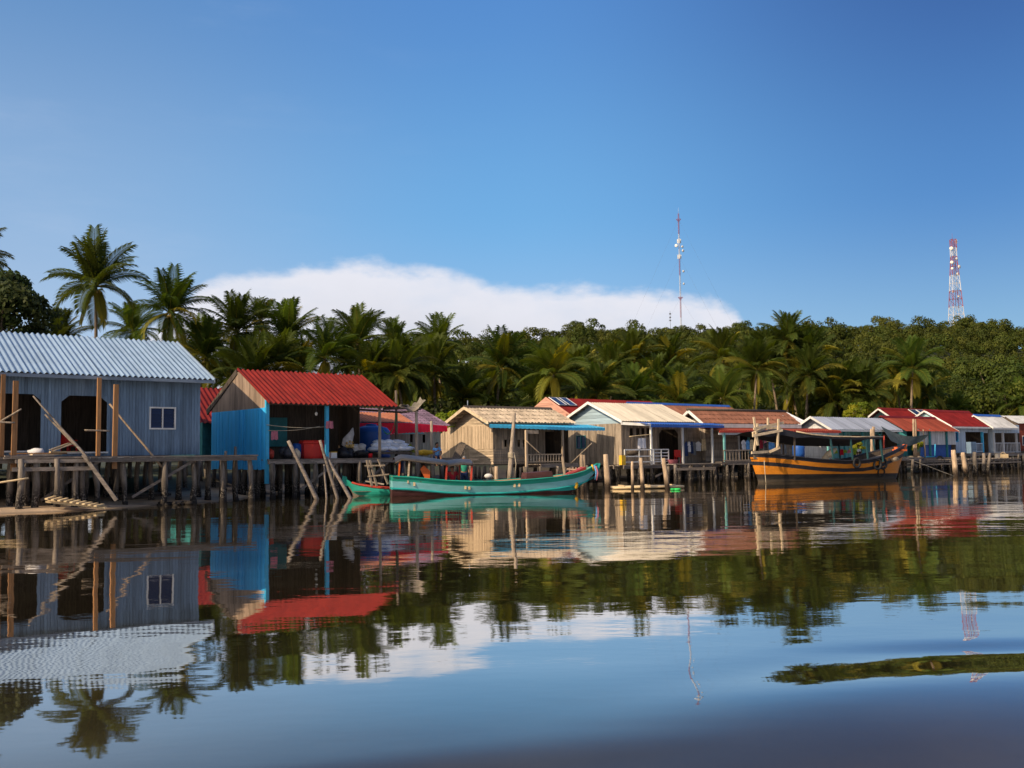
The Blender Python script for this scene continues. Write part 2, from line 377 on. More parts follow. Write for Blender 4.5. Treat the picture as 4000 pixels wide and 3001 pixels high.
# ------------------------------------------------------------------ ground, hill and water
def smn(x, a, b):
    t = np.clip((x - a) / (b - a), 0, 1); return t * t * (3 - 2 * t)
SH = [on_z(u, v) for u, v in ((-900, 2030), (-300, 2020), (0, 2010), (300, 1996), (600, 1976), (850, 1962), (960, 1950))]
sa = [p.x * u_.x + p.y * u_.y for p in SH]; ss = [p.x * w_.x + p.y * w_.y for p in SH]
base = on_z(1050, 1938); sa += [base.x * u_.x + base.y * u_.y + 1.0]; ss += [base.x * w_.x + base.y * w_.y + 2.5]
for (uu, Y, dy) in ((1560, 49, 2), (2200, 60, 2), (2700, 66, 2), (3250, 73, 2), (3900, 86, 2), (4300, 95, 2)):
    p = at(uu, 1780, Y); sa.append(p.x * u_.x + p.y * u_.y); ss.append(p.x * w_.x + p.y * w_.y + dy)
sa = [-900] + sa + [sa[-1] + 900]; ss = [ss[0] - 40] + ss + [ss[-1] - 40]
def shore_s(x, y):
    a = x * u_.x + y * u_.y; s = x * w_.x + y * w_.y
    return s - np.interp(a, sa, ss)
def wob(x, y):
    return (np.sin(x * .11 + 1.3) * np.cos(y * .09) + .5 * np.sin(x * .23 + y * .17) + .3 * np.sin(x * .41 - y * .37 + 2))
def ground_h(x, y):
    x = np.asarray(x, float); y = np.asarray(y, float); s = shore_s(x, y)
    h = np.where(s < 0, -1.4 * smn(-s, 0, 7) + .10 * np.maximum(s, -2), .10 * np.minimum(s, 2.2) + .75 * smn(s, 2.6, 8.5) + .3 * smn(s, 8, 24))
    h = h + np.where(s > -1, .03 * wob(x * 9, y * 9) * smn(s, -.3, 1), 0)
    azm = x / np.maximum(np.abs(y), 1)
    H = 23.6 * smn(azm, -.30, -.10) + 2.6 * smn(azm, -.1, .12)
    hill = H * smn(y, 108, 262) * (1 - .75 * smn(y, 330, 800)) * np.where(y > 60, 1, 0)
    return h + hill + np.where(hill > 1, .7 * wob(x * .6, y * .6), 0)
def gh(x, y): return float(ground_h(x, y))
def np_grid(name, xs, ys, hf, mats):
    X, Yg = np.meshgrid(xs, ys); Z = hf(X, Yg); V = np.stack([X, Yg, Z], -1).reshape(-1, 3)
    nx, ny = len(xs), len(ys); i = np.arange(ny - 1)[:, None] * nx + np.arange(nx - 1)[None]
    F = np.stack([i, i + 1, i + 1 + nx, i + nx], -1).reshape(-1, 4)
    me = np_mesh(name, V, F, True)
    for q in mats: me.materials.append(q)
    return link(name, me)
def np_mesh(name, V, F, smooth=False, tint=None, hue=None):
    me = bpy.data.meshes.new(name); n = F.shape[1]
    me.vertices.add(len(V)); me.vertices.foreach_set('co', np.ascontiguousarray(V, np.float32).ravel())
    me.loops.add(F.size); me.loops.foreach_set('vertex_index', np.ascontiguousarray(F, np.int32).ravel())
    me.polygons.add(len(F)); me.polygons.foreach_set('loop_start', np.arange(0, F.size, n, dtype=np.int32))
    me.polygons.foreach_set('use_smooth', np.full(len(F), smooth))
    for nm, arr in (('tint', tint), ('hue', hue)):
        if arr is not None:
            a = me.attributes.new(nm, 'FLOAT', 'FACE'); a.data.foreach_set('value', np.ascontiguousarray(arr, np.float32))
    me.update(calc_edges=True); me.validate(); return me

gm = bpy.data.materials.new('ground'); gm.use_nodes = True; nt = gm.node_tree; L = nt.links.new
b = nt.nodes['Principled BSDF']; g = nd(nt, 'ShaderNodeNewGeometry'); sx = nt.nodes.new('ShaderNodeSeparateXYZ'); L(g.outputs['Position'], sx.inputs[0])
na = nd(nt, 'ShaderNodeTexNoise', Scale=1.4, Detail=8.0, Roughness=.7); L(g.outputs['Position'], na.inputs['Vector'])
nb = nd(nt, 'ShaderNodeTexNoise', Scale=.35, Detail=4.0); L(g.outputs['Position'], nb.inputs['Vector'])
sand = mix_c(nt, smooth_n(nt, na.outputs[0], .35, .65), (.52, .37, .24), (.32, .235, .165))
mud = mix_c(nt, smooth_n(nt, na.outputs[0], .35, .65), (.022, .018, .014), (.045, .037, .028))  # mud, its colour darkened to stand for the deep shade under the decks
c = mix_c(nt, smooth_n(nt, sx.outputs[0], -11.5, -8.5), sand, mud)
c = mix_c(nt, smooth_n(nt, sx.outputs[2], .28, .40), c, mud)  # sand gives way to the shade-darkened mud below the houses
c = mix_c(nt, smooth_n(nt, sx.outputs[2], .0, .06), (.22, .16, .105), c)
c = mix_c(nt, smooth_n(nt, sx.outputs[2], .55, 1.0), c, (.035, .04, .018))
L(c, b.inputs['Base Color']); b.inputs['Roughness'].default_value = .8
bp = nd(nt, 'ShaderNodeBump', Strength=.8, Distance=.12); L(na.outputs[0], bp.inputs['Height']); L(bp.outputs[0], b.inputs['Normal'])
def spaced(lo, hi, a, b_, fine, n):
    left = -np.geomspace(1, a - lo + 1, n)[::-1] + 1 + a; right = np.geomspace(1, hi - b_ + 1, n) - 1 + b_
    return np.unique(np.concatenate([left, np.arange(a, b_, fine), right]))
struct(np_grid('ground', spaced(-2500, 2500, -60, 160, 2.0, 40), np.unique(np.concatenate([np.linspace(-300, 20, 20), np.arange(20, 60, .7), np.arange(60, 340, 2.5), np.geomspace(340, 4000, 40)])), ground_h, [gm]))

SWY = np.arange(2.5, 60, .05)                      # one broad low swell a few metres out
SWH = np.cumsum(np.where(SWY > 7.2, -.0145 * np.exp(-(SWY - 7.2) / 4.2) * smn(SWY, 6.9, 8.3), .016 * smn(SWY, 3.4, 5.2) * (1 - smn(SWY, 5.6, 7.2)))) * .05
SWH -= SWH[-1]
def water_h(x, y):
    env = smn(x - np.maximum(0, y - 6.6) * .85 + 3.2 * smn(-y, -6.6, -5.0), -.1, 2.2) * smn(y, 3.2, 4.6) * (1 - smn(y, 8.75, 9.5)) * (1 - smn(x, 9, 14))
    q2 = y - .16 * x - 6.95
    h = env * np.where(q2 > 0, .0235 * np.cos(2 * np.pi * q2 / 2.7), .0475 * np.cos(2 * np.pi * q2 / 4.6) - .0235)
    h = h + np.interp(y, SWY, SWH) * (1 - smn(x, 2.0, 15)) * (1 - .9 * smn(-x, .3, 4)) * (1 - smn(-x, 25, 60))
    far = .002 * np.sin(2 * np.pi * (y - .25 * x) / 5.3 + .6 * np.sin(x * .3)) + .0015 * np.sin(2 * np.pi * (y + .4 * x) / 7.9 + np.sin(x * .17))
    sm_ = .0004 * np.sin(2 * np.pi * (y - .3 * x) / 1.3 + np.sin(x * .6)) + .0003 * np.sin(2 * np.pi * (y + .5 * x) / 1.9 + np.sin(x * .4))
    fade = (1 - smn(np.abs(x), 60, 120)) * (1 - smn(y, 70, 120))
    return h + (far + sm_) * fade
wm = bpy.data.materials.new('water'); wm.use_nodes = True; nt = wm.node_tree; L = nt.links.new
b = nt.nodes['Principled BSDF']; g = nd(nt, 'ShaderNodeNewGeometry')
def wn(scale, sxy, det, rough=.5):
    mp = nd(nt, 'ShaderNodeMapping'); mp.inputs['Scale'].default_value = sxy + (1,); L(g.outputs['Position'], mp.inputs['Vector'])
    n = nd(nt, 'ShaderNodeTexNoise', Scale=scale, Detail=det, Roughness=rough); L(mp.outputs[0], n.inputs['Vector']); return n.outputs[0]
sxp = nt.nodes.new('ShaderNodeSeparateXYZ'); L(g.outputs['Position'], sxp.inputs[0])
patch = smooth_n(nt, wn(.09, (.5, 1.6), 3.0), .42, .60, .25, 1.0)
farm = smooth_n(nt, sxp.outputs[1], 8, 26, .35, 1.0)
big = math_n(nt, 'MULTIPLY', wn(.5, (.6, 1.0), 2.0), .010)
med = math_n(nt, 'MULTIPLY', wn(1.9, (.55, 1.0), 3.0), .0034)
fin = math_n(nt, 'MULTIPLY', math_n(nt, 'MULTIPLY', wn(7.0, (.6, 1.0), 3.0), .0012), patch)
hsum = math_n(nt, 'ADD', math_n(nt, 'ADD', big, med), fin)
hsum = math_n(nt, 'MULTIPLY', hsum, farm)
bp = nd(nt, 'ShaderNodeBump', Strength=1.0, Distance=1.0); L(hsum, bp.inputs['Height']); 
mudc = mix_c(nt, smooth_n(nt, wn(.4, (1, 1), 4.0), .4, .65), (.034, .027, .016), (.052, .042, .024))
df = nt.nodes.new('ShaderNodeBsdfDiffuse'); L(mudc, df.inputs[0]); L(bp.outputs[0], df.inputs['Normal'])
gl = nt.nodes.new('ShaderNodeBsdfGlossy'); gl.inputs['Roughness'].default_value = .02; gl.inputs['Color'].default_value = (.97, .93, .88, 1); L(bp.outputs[0], gl.inputs['Normal'])
fr_ = nt.nodes.new('ShaderNodeFresnel'); fr_.inputs['IOR'].default_value = 1.36; L(bp.outputs[0], fr_.inputs['Normal'])
fac = smooth_n(nt, fr_.outputs[0], .0, .42, .01, .86)
mx = nt.nodes.new('ShaderNodeMixShader'); L(fac, mx.inputs[0]); L(df.outputs[0], mx.inputs[1]); L(gl.outputs[0], mx.inputs[2]); L(mx.outputs[0], nt.nodes['Material Output'].inputs[0])
nt.nodes.remove(b)
wx = spaced(-4000, 4000, -9, 12, .09, 60); wy = np.unique(np.concatenate([np.linspace(-400, 3, 16), np.arange(3, 16, .07), np.arange(16, 90, .33), np.geomspace(90, 6000, 30)]))
struct(np_grid('water', wx, wy, water_h, [wm]))
sc.view_settings.view_transform = 'Standard'; sc.view_settings.look = 'None'; sc.view_settings.exposure = 0; sc.view_settings.gamma = 1
sc.render.engine = 'CYCLES'; sc.cycles.use_denoising = True; sc.cycles.max_bounces = 8; sc.cycles.transparent_max_bounces = 12
# ------------------------------------------------------------------ houses on stilts
def subtract(ivs, lo, hi):
    out = []
    for a, b in ivs:
        if hi <= a or lo >= b: out.append((a, b)); continue
        if lo > a: out.append((a, lo))
        if hi < b: out.append((hi, b))
    return out
def boards(mb, fn, a0, a1, z0, top, w=.16, vert=True, holes=(), th=.03, jit=.012, ragged=0):
    """boards of one wall; fn(a, depth, z) -> point, top(a) -> height of the wall there"""
    hol = list(holes)
    if vert:
        cuts = sorted(set([a0, a1] + [h[0] for h in hol if a0 < h[0] < a1] + [h[1] for h in hol if a0 < h[1] < a1]))
        for c0, c1 in zip(cuts[:-1], cuts[1:]):
            n = max(1, round((c1 - c0) / w))
            for i in range(n):
                x0 = c0 + (c1 - c0) * i / n; x1 = c0 + (c1 - c0) * (i + 1) / n; xm = (x0 + x1) / 2
                zt = (top(x0), top(x1)); zb = z0 - (rnd.uniform(0, ragged) if ragged else 0)
                iv = [(zb, 99)]
                for h in hol:
                    if h[0] < xm < h[1]: iv = subtract(iv, h[2], h[3])
                d = rnd.uniform(0, jit); t = rnd.uniform(-1, 1)
                for za, zc in iv:
                    t0 = min(zc, zt[0]); t1 = min(zc, zt[1])
                    if t0 - za < .01 and t1 - za < .01: continue
                    t0 = max(t0, za + .005); t1 = max(t1, za + .005); g = .004
                    mb.add([fn(x0 + g, -d, za), fn(x1 - g, -d, za), fn(x1 - g, th, za), fn(x0 + g, th, za), fn(x0 + g, -d, t0), fn(x1 - g, -d, t1), fn(x1 - g, th, t1), fn(x0 + g, th, t0)], BOXF, t)
    else:
        zmax = max(top(a0), top(a1), top((a0 + a1) / 2)); n = max(1, round((zmax - z0) / w)); S = np.linspace(a0, a1, 120)
        T = np.array([top(q) for q in S])
        for i in range(n):
            zl = z0 + (zmax - z0) * i / n; zh = z0 + (zmax - z0) * (i + 1) / n; zm = (zl + zh) / 2
            okl = S[T >= zl + .01]; okh = S[T >= zh - .005]
            if len(okl) < 2: continue
            la, lb = okl[0], okl[-1]; ha, hb = (okh[0], okh[-1]) if len(okh) > 1 else ((la + lb) / 2 - .02, (la + lb) / 2 + .02)
            iv = [(la, lb)]
            for h in hol:
                if h[2] < zm < h[3]: iv = subtract(iv, h[0], h[1])
            t = rnd.uniform(-1, 1); d = .012 + rnd.uniform(0, jit)
            for p, q in iv:
                p2 = max(p, ha) if p == la else p; q2 = min(q, hb) if q == lb else q
                mb.add([fn(p, -d, zl), fn(q, -d, zl), fn(q, th, zl), fn(p, th, zl), fn(p2, 0, zh), fn(q2, 0, zh), fn(q2, th, zh), fn(p2, th, zh)], BOXF, t)
PILE = {}
def pile_mesh(matn, k, h):
    key = (matn, k, round(h, 2))
    if key not in PILE:
        r = random.Random(k * 7 + int(h * 10)); mb = MB(); pts = []; rad = []
        lean = (r.uniform(-.08, .08), r.uniform(-.08, .08))
        for i in range(8):
            t = i / 7; pts.append((lean[0] * t * h + r.uniform(-.045, .045), lean[1] * t * h + r.uniform(-.02, .02), -1.6 + (h + 1.6) * t))
            rad.append((.145 if t < .55 else .11) * r.uniform(.8, 1.2))
        rad[-1] = .09
        mb.tube(pts, rad, 8); me = mb.mesh('stilt'); me.materials.append(MATS[matn]); PILE[key] = me
    return PILE[key]

class House:
    def __init__(s, name, label, u0, Y0, deg, u1, vf, eave, ridge, r2, ovf=.35, cat='house', ovr=None):
        f = s.f = Frame(u0, Y0, deg); s.L = f.X(u1); s.zf = at(u0, vf, Y0).z
        s.xe, s.ze = f.front(eave[0], eave[1], -ovf); s.yr, s.zr = f.side(ridge[0], ridge[1], s.xe)
        s.x1 = f.front(r2, ridge[1], s.yr)[0]; s.D = 2 * s.yr; s.ovf = ovf
        s.sl = (s.zr - s.ze) / (s.yr + ovf)
        s.root = empty(name, label, cat, (f.O.x, f.O.y, 0), f.a)
        print('HOUSE', name, label[:30], 'L %.1f D %.1f zf %.2f ze %.2f zr %.2f x %.1f..%.1f slope %.0f' % (s.L, s.D, s.zf, s.ze, s.zr, s.xe, s.x1, math.degrees(math.atan(s.sl))))
    def top(s, y): return s.zr - s.sl * abs(y - s.yr) - .05
    def roof(s, m, pitch=.22, amp=.03, rows=1, cap=None, capm=None, wave='sin', x0=None, x1=None):
        mb = MB(); x0 = s.xe if x0 is None else x0; x1 = s.x1 if x1 is None else x1
        n = max(2, int((x1 - x0) / pitch)); per = 6 if wave == 'sin' else 8
        per_sheet = max(2, int(.95 / pitch))
        for sgn in (-1, 1):
            ye = -s.ovf if sgn < 0 else s.D + s.ovf
            for r in range(rows):
                for k0 in range(0, n, per_sheet):
                    k1 = min(n, k0 + per_sheet); dz = .007 * ((k0 // per_sheet) % 2); dy = rnd.uniform(-.03, .03) if k0 else 0
                    P = []
                    for j in (0, 1):
                        t = (r + j) / rows + (.02 if j and r < rows - 1 else 0); y = ye + (s.yr - ye) * t + (sgn * dy if j == 0 and r == 0 else 0); z = s.ze + (s.zr - s.ze) * t + (.022 * (1 - j) if rows > 1 else 0) + dz; rw = []
                        for i in range(k0 * per, k1 * per + 1):
                            x = x0 + (x1 - x0) * i / (n * per); ph = (i % per) / per
                            o = amp * math.cos(2 * math.pi * ph) if wave == 'sin' else amp * (1.6 if ph in (0, .125) else -.2)
                            jag = (.05 * ((i // per) % 2) if rows > 1 and j == 0 else 0)
                            rw.append((x, y + sgn * (o * s.sl * .6 + jag), z + o))
                        P.append(rw)
                    if sgn > 0: P = P[::-1]
                    mb.grid(P, rnd.uniform(-1, 1))
        o = mb.build('roof', m, s.root); s.roof_o = o
        if cap:
            c = MB(); h = .10
            c.prism([(x0 - .03, s.yr - .2, s.zr - .2 * s.sl + .035), (x0 - .03, s.yr, s.zr + h), (x0 - .03, s.yr + .2, s.zr - .2 * s.sl + .035), (x0 - .03, s.yr, s.zr + .02)], (x1 - x0 + .06, 0, 0))
            c.build('ridge_cap', capm or cap, o)
        return o
    def under(s, m='dark_wood', lift=.09):          # rafters and purlins below the sheets
        mb = MB()
        for k in range(5):
            for sg in (-1, 1):
                t = k / 4; y = (-s.ovf + .15 if sg < 0 else s.D + s.ovf - .15); y = y + (s.yr - y) * t * .97
                z = s.zr - s.sl * abs(y - s.yr) - lift; mb.bar((s.xe + .05, y, z), (s.x1 - .05, y, z), .06, .08)
        mb.build('rafters', m, s.root)
    def barge(s, m, x=None, h=.18, proud=.02, name='bargeboard'):
        x = s.xe if x is None else x; mb = MB()
        for y0, y1 in ((-s.ovf - .02, s.yr), (s.yr, s.D + s.ovf + .02)):
            z0 = s.zr - s.sl * abs(y0 - s.yr); z1 = s.zr - s.sl * abs(y1 - s.yr)
            mb.prism([(x - proud, y0, z0 - .02 - h * .5), (x - proud, y1, z1 - .02 - h * .5), (x - proud, y1, z1 + .05), (x - proud, y0, z0 + .05)], (.035, 0, 0))
        return mb.build(name, m, s.root)
    def gable(s, m, x=0, w=.16, vert=True, z0=None, ztop=None, holes=(), y0=0, y1=None, ragged=0, jit=.012):
        mb = MB(); y1 = s.D if y1 is None else y1; z0 = s.zf if z0 is None else z0
        top = (lambda y: min(s.top(y), ztop)) if ztop else s.top
        boards(mb, lambda a, d, z: (x + d, a, z), y0, y1, z0, top, w, vert, holes, jit=jit, ragged=ragged)
        return mb.build('wall', m, s.root)
    def wall(s, m, x0=0, x1=None, y=0, z0=None, z1=None, w=.16, vert=True, holes=(), jit=.012, ragged=0):
        mb = MB(); x1 = s.L if x1 is None else x1; z0 = s.zf if z0 is None else z0; z1 = s.top(y) if z1 is None else z1
        boards(mb, lambda a, d, z: (a, y + d, z), x0, x1, z0, lambda a: z1, w, vert, holes, jit=jit, ragged=ragged)
        return mb.build('wall', m, s.root)
    def hole(s, u0, v0, u1, v1, y=0):
        xa, za = s.f.front(u0, v1, y); xb, zb = s.f.front(u1, v0, y); return (xa, xb, za, zb)
    def shell(s, m, side=True, back=True):
        if back: s.wall(m, y=s.D - .04, w=1.2)
        if side: s.gable(m, x=s.L - .04, w=1.2)
    def deck(s, x0, x1, y0, y1, z=None, m='deck_wood', w=.16, beam=True, along='x'):
        z = s.zf - .01 if z is None else z; mb = MB()
        n = max(1, int((y1 - y0) / w)) if along == 'x' else max(1, int((x1 - x0) / w))
        for i in range(n):
            e = rnd.uniform(-.07, .07)
            if along == 'x':
                a = y0 + (y1 - y0) * i / n; mb.box((x0 + e, a, z - .05), (x1 + e, a + (y1 - y0) / n - .012, z + rnd.uniform(-.008, .008)))
            else:
                a = x0 + (x1 - x0) * i / n; mb.box((a, y0 + e, z - .05), (a + (x1 - x0) / n - .012, y1, z + rnd.uniform(-.008, .008)))
        o = mb.build('deck', m, s.root)
        if beam:
            b = MB()
            for y in (y0 + .06, (y0 + y1) / 2, y1 - .1): b.bar((x0, y, z - .135), (x1, y, z - .135), .09, .16)
            b.build('deck_beam', m, s.root)
        return o
    def stilts(s, xs, ys, h=None, m='pile_wood'):
        h = (s.zf if h is None else h) - .06
        for j, y in enumerate(ys):
            for i, x in enumerate(xs):
                link('stilt', pile_mesh(m, rnd.randrange(7), h), s.root, (x + rnd.uniform(-.12, .12), y + rnd.uniform(-.12, .12), 0), (0, 0, rnd.uniform(0, 6)))
    def post(s, x, y, z0, z1, r=.055, m='grey_wood', name='post', sq=False, dx=0):
        mb = MB()
        if sq: mb.bar((x, y, z0), (x + dx, y, z1), 2 * r)
        else: mb.tube([(x, y, z0), (x + dx * .5 + .01, y, (z0 + z1) / 2), (x + dx, y, z1)], [r, r * .95, r * .88], 8)
        return mb.build(name, m, s.root)
    def window(s, h, y=0, fm='white_paint', pm='glass', mull=1, side=False, fw=.06):
        xa, xb, za, zb = h; mb = MB()
        P = (lambda a, d, z: (y + d, a, z)) if side else (lambda a, d, z: (a, y + d, z))
        def bx(a0, d0, z0, a1, d1, z1):
            p = P(a0, d0, z0); q = P(a1, d1, z1); mb.box(tuple(map(min, p, q)), tuple(map(max, p, q)), 0)
        bx(xa - fw, -.04, za - fw, xb + fw, .05, za); bx(xa - fw, -.04, zb, xb + fw, .05, zb + fw)
        bx(xa - fw, -.04, za, xa, .05, zb); bx(xb, -.04, za, xb + fw, .05, zb)
        for k in range(mull):
            c = xa + (xb - xa) * (k + 1) / (mull + 1); bx(c - .025, -.035, za, c + .025, .045, zb)
        o = mb.build('window', fm, s.root); g = MB(); n = 7
        for k in range(n):
            z0 = za + (zb - za) * k / n; z1 = za + (zb - za) * (k + 1) / n
            vs = [P(xa, .0, z0), P(xb, .0, z0), P(xb, .03, z1), P(xa, .03, z1)]
            g.add(vs, [(0, 1, 2, 3)])
        g.build('pane', pm, o); return o
    def railing(s, x0, x1, y, z0, z1, m='grey_wood', n=10, vert=True, bars=2, w=.03):
        mb = MB(); mb.bar((x0, y, z1), (x1, y, z1), .05, .07); mb.bar((x0, y, z0 + .06), (x1, y, z0 + .06), .05, .07)
        if vert:
            for i in range(n + 1):
                x = x0 + (x1 - x0) * i / n; mb.bar((x, y, z0), (x, y, z1 - .03), w * 2, .02)
        else:
            for k in range(bars): z = z0 + (z1 - z0) * (k + 1) / (bars + 1); mb.bar((x0, y, z), (x1, y, z), .03, .06)
            for x in (x0, (x0 + x1) / 2, x1): mb.bar((x, y, z0 - .1), (x, y, z1 + .02), .06)
        return mb.build('railing', m, s.root)
    def strip(s, name, m, x0, x1, y0, z0, y1, z1, pitch=.18, amp=.02, parent=None, sag=0, nx=None):   # corrugated lean-to sheet
        mb = MB(); n = max(2, int((x1 - x0) / pitch)) * 6; P = []
        for j in range(5):
            t = j / 4; P.append([(x0 + (x1 - x0) * i / n, y0 + (y1 - y0) * t, z0 + (z1 - z0) * t + amp * math.cos(2 * math.pi * (i % 6) / 6) - sag * math.sin(math.pi * i / n)) for i in range(n + 1)])
        mb.grid(P, 0); return mb.build(name, m, parent or s.root)
    def fascia(s, m, x0, x1, y, z, h=.16, name='fascia'):
        return MB().box((x0, y - .02, z - h), (x1, y + .02, z)).build(name, m, s.root)
    def dup_tag(s): pass
def xs_(a, b, n): return [a + (b - a) * i / (n - 1) for i in range(n)]

# ---- big grey house at the left
A = House('stilt_house', 'large grey metal house with new zinc roof and two dark doorways, on piles', 780, 41.0, 38, 792, 1777, (841, 1483), (694, 1337), 700, .55)
A.L = 0.0; XL = A.f.X(-560)
A.xe, A.x1 = XL, A.f.front(841, 1483, -.55)[0]
A.roof('zinc_roof', .215, .038); A.under()
A.barge('grey_trim', A.x1 - .02)
d1 = A.hole(-60, 1541, 161, 1762); d2 = A.hole(236, 1549, 419, 1766); wn_ = A.hole(588, 1597, 681, 1672)
A.wall('grey_metal', XL + .3, 0, holes=[d1, d2, wn_], w=.12, jit=.02)
A.window(wn_)
for d in (d1, d2):                                   # chamfered corners of the doorways
    for sx_, e in ((d[0], 1), (d[1], -1)):
        MB().prism([(sx_, -.01, d[3]), (sx_ + e * .28, -.01, d[3]), (sx_, -.01, d[3] - .24)], (0, .03, 0)).build('door_corner', 'grey_metal', A.root)
for d in (d1, d2):
    sill = MB().box((d[0] - .05, -.08, d[2] - .06), (d[1] + .05, .05, d[2])); sill.build('sill', 'white_paint', A.root)
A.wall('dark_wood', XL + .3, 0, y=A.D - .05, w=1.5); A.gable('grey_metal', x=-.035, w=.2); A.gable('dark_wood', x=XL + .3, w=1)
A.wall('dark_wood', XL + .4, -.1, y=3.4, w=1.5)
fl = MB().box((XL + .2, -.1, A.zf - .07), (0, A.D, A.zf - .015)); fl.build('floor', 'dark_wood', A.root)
A.fascia('grey_trim', XL, A.x1, -.5, A.ze - .03, .13)
A.deck(XL, 1.75, -1.75, -.1, A.zf - .03)
zb = A.zf - .1
A.stilts(xs_(-10.6, 1.6, 11), (-1.55, -.1, 1.3), zb); A.stilts(xs_(-10.4, 1.0, 8), (2.8, 4.6, 6.4), zb)
A.post(*A.f.front(383, 1767, -.55)[:1], -.55, A.zf, A.ze - .1, .07, 'new_timber', sq=True, dx=-.0)
A.post(*A.f.front(6, 1767, -.55)[:1], -.55, A.zf, A.ze - .1, .07, 'new_timber', sq=True)
# freestanding timbers on its deck
for (u, v0, v1, lab) in ((60, 1488, 1790, 'upright orange timber post on the deck, left of the nearer dark doorway'), (452, 1502, 1800, 'upright orange timber post on the deck right of the grey house doorways')):
    x, z1 = A.f.front(u, v0, -1.5); p = A.f.wor(x, -1.5, 0)
    o = MB().bar((0, 0, A.zf - .5), (.02, 0, z1), .17, .12).build('timber_post', 'new_timber', None, (p.x, p.y, 0), (0, 0, A.f.a)); tag(o, lab, 'post', 'timber uprights for a new porch')
def pole(name, label, p, q, r0, r1, m, cat='pole', group=None, knobs=0, n=7, flat=None):
    p = Vector(p); q = Vector(q); mb = MB(); d = q - p; pts = []; rad = []
    if flat: mb.bar((0, 0, 0), d, flat[0], flat[1])
    else:
        for i in range(n):
            t = i / (n - 1); k = Vector((rnd.uniform(-1, 1), rnd.uniform(-1, 1), 0)) * (.012 * d.length / 3 if 0 < i < n - 1 else 0)
            pts.append(d * t + k); rad.append(r0 + (r1 - r0) * t)
        mb.tube(pts, rad, 8)
    o = mb.build(name, m, None, p); return tag(o, label, cat, group)
pole('leaning_beam', 'long heavy beam leaning from the sand up past the doorway of the grey house', at(455, 1955, 36.2), at(325, 1775, 35.9), .12, .11, 'deck_wood', 'beam', flat=(.16, .13))
pole('leaning_pole', 'thin bent pole lashed above the heavy beam, reaching up to the dark doorway', at(352, 1800, 35.9), at(130, 1548, 36.3), .06, .03, 'deck_wood')
pole('leaning_pole', 'slender bamboo pole slanting down across the grey wall below the window', at(632, 1824, 38.5), at(428, 1578, 38.1), .045, .035, 'post_wood')
pole('leaning_pole', 'short forked branch crossing the long pole in front of the grey doorway', at(300, 1745, 36.0), at(176, 1620, 36.2), .05, .03, 'grey_wood')
pole('cross_stick', 'thin grey stick tied level across the grey house doorway', at(330, 1681, 37.4), at(428, 1684, 38.0), .035, .03, 'grey_wood', 'stick')
pole('cross_stick', 'thin stick tied level between timbers at the left edge doorway', at(-60, 1648, 34.8), at(58, 1652, 35.2), .035, .03, 'grey_wood', 'stick')
pole('cross_stick', 'stick slanting up to the left timber post in front of the doorway', at(0, 1648, 35.1), at(84, 1598, 35.3), .035, .03, 'grey_wood', 'stick')
pole('bamboo_cane', 'curved pale cane sticking out low over the sand at the left edge', at(-80, 1898, 34.2), at(112, 1868, 34.7), .035, .03, 'bamboo', 'cane')

# jetty in front of the grey house
J0 = Frame(60, 34.7, 34); jz = at(200, 1786, 35.5).z
jx1 = J0.X(352); jr = empty('jetty', 'low weathered jetty on crusted piles in front of the grey house', 'jetty', (J0.O.x, J0.O.y, 0), J0.a)
mb = MB()
for i in range(9): mb.box((-.2 + rnd.uniform(-.2, .1), .02 + i * .22, jz - .05), (jx1 + rnd.uniform(-.1, .15), .02 + i * .22 + .19, jz + rnd.uniform(-.01, .02)))
mb.build('deck', 'deck_wood', jr)
b_ = MB(); b_.bar((0, 0, jz - .14), (jx1, 0, jz - .14), .08, .13); b_.bar((-.1, -.04, jz - .42), (jx1 + .05, -.04, jz - .42), .07, .14); b_.build('beam', 'deck_wood', jr)
for x in (.05, .6, 1.35, 2.0, jx1 - .1):
    for y in (.05, 1.0, 1.9):
        if rnd.random() < .85 or y < .5: link('stilt', pile_mesh('pile_wood', rnd.randrange(7), jz - .06), jr, (x + rnd.uniform(-.1, .1), y, 0), (0, 0, rnd.uniform(0, 6)))
def wj(x, y, z): return J0.O + J0.M @ Vector((x, y, z))
# planks and bundles lying on the jetty
for i, (x, y, a, l, lab) in enumerate(((.5, .35, .06, 1.6, 'long grey offcut plank lying at the front edge of the jetty'), (1.1, .7, .35, 1.1, 'pale plank lying askew on the jetty, topmost of the loose boards'), (.9, 1.1, -.1, 1.9, 'brown plank lying along the middle of the jetty deck'), (1.8, .8, .2, 1.2, 'short plank lying near the beam end of the jetty'))):
    p = wj(x, y, jz + .05 + .045 * i); o = MB().bar((-l / 2, 0, 0), (l / 2, 0, 0), .17, .05).build('loose_plank', ['deck_wood', 'pale_timber', 'new_timber', 'bamboo'][i], None, p, (0, 0, J0.a + a)); tag(o, lab, 'plank', 'loose planks on the jetty')
p = wj(1.25, .6, jz + .25); mb = MB()
for k in range(7): mb.bar((rnd.uniform(-.1, .1), -.1 + .05 * (k % 4), .03 * (k // 4) - .02), (.62 + rnd.uniform(-.1, .1), .02 + .05 * (k % 4), .22 + .03 * (k // 4)), .05, .03)
tag(mb.build('wood_bundle', 'pale_timber', None, p, (0, 0, J0.a)), 'small bundle of pale split wood propped on the jetty', 'wood')
p = A.f.wor(A.f.X(140, -.7), -.7, A.zf + .1); mb = MB(); mb.ball((0, 0, .06), (.3, .18, .15), 12, 8, noise=.2)
tag(mb.build('white_bag', 'white_cloth', None, p), 'crumpled white bag on the deck by the left doorway', 'bag')
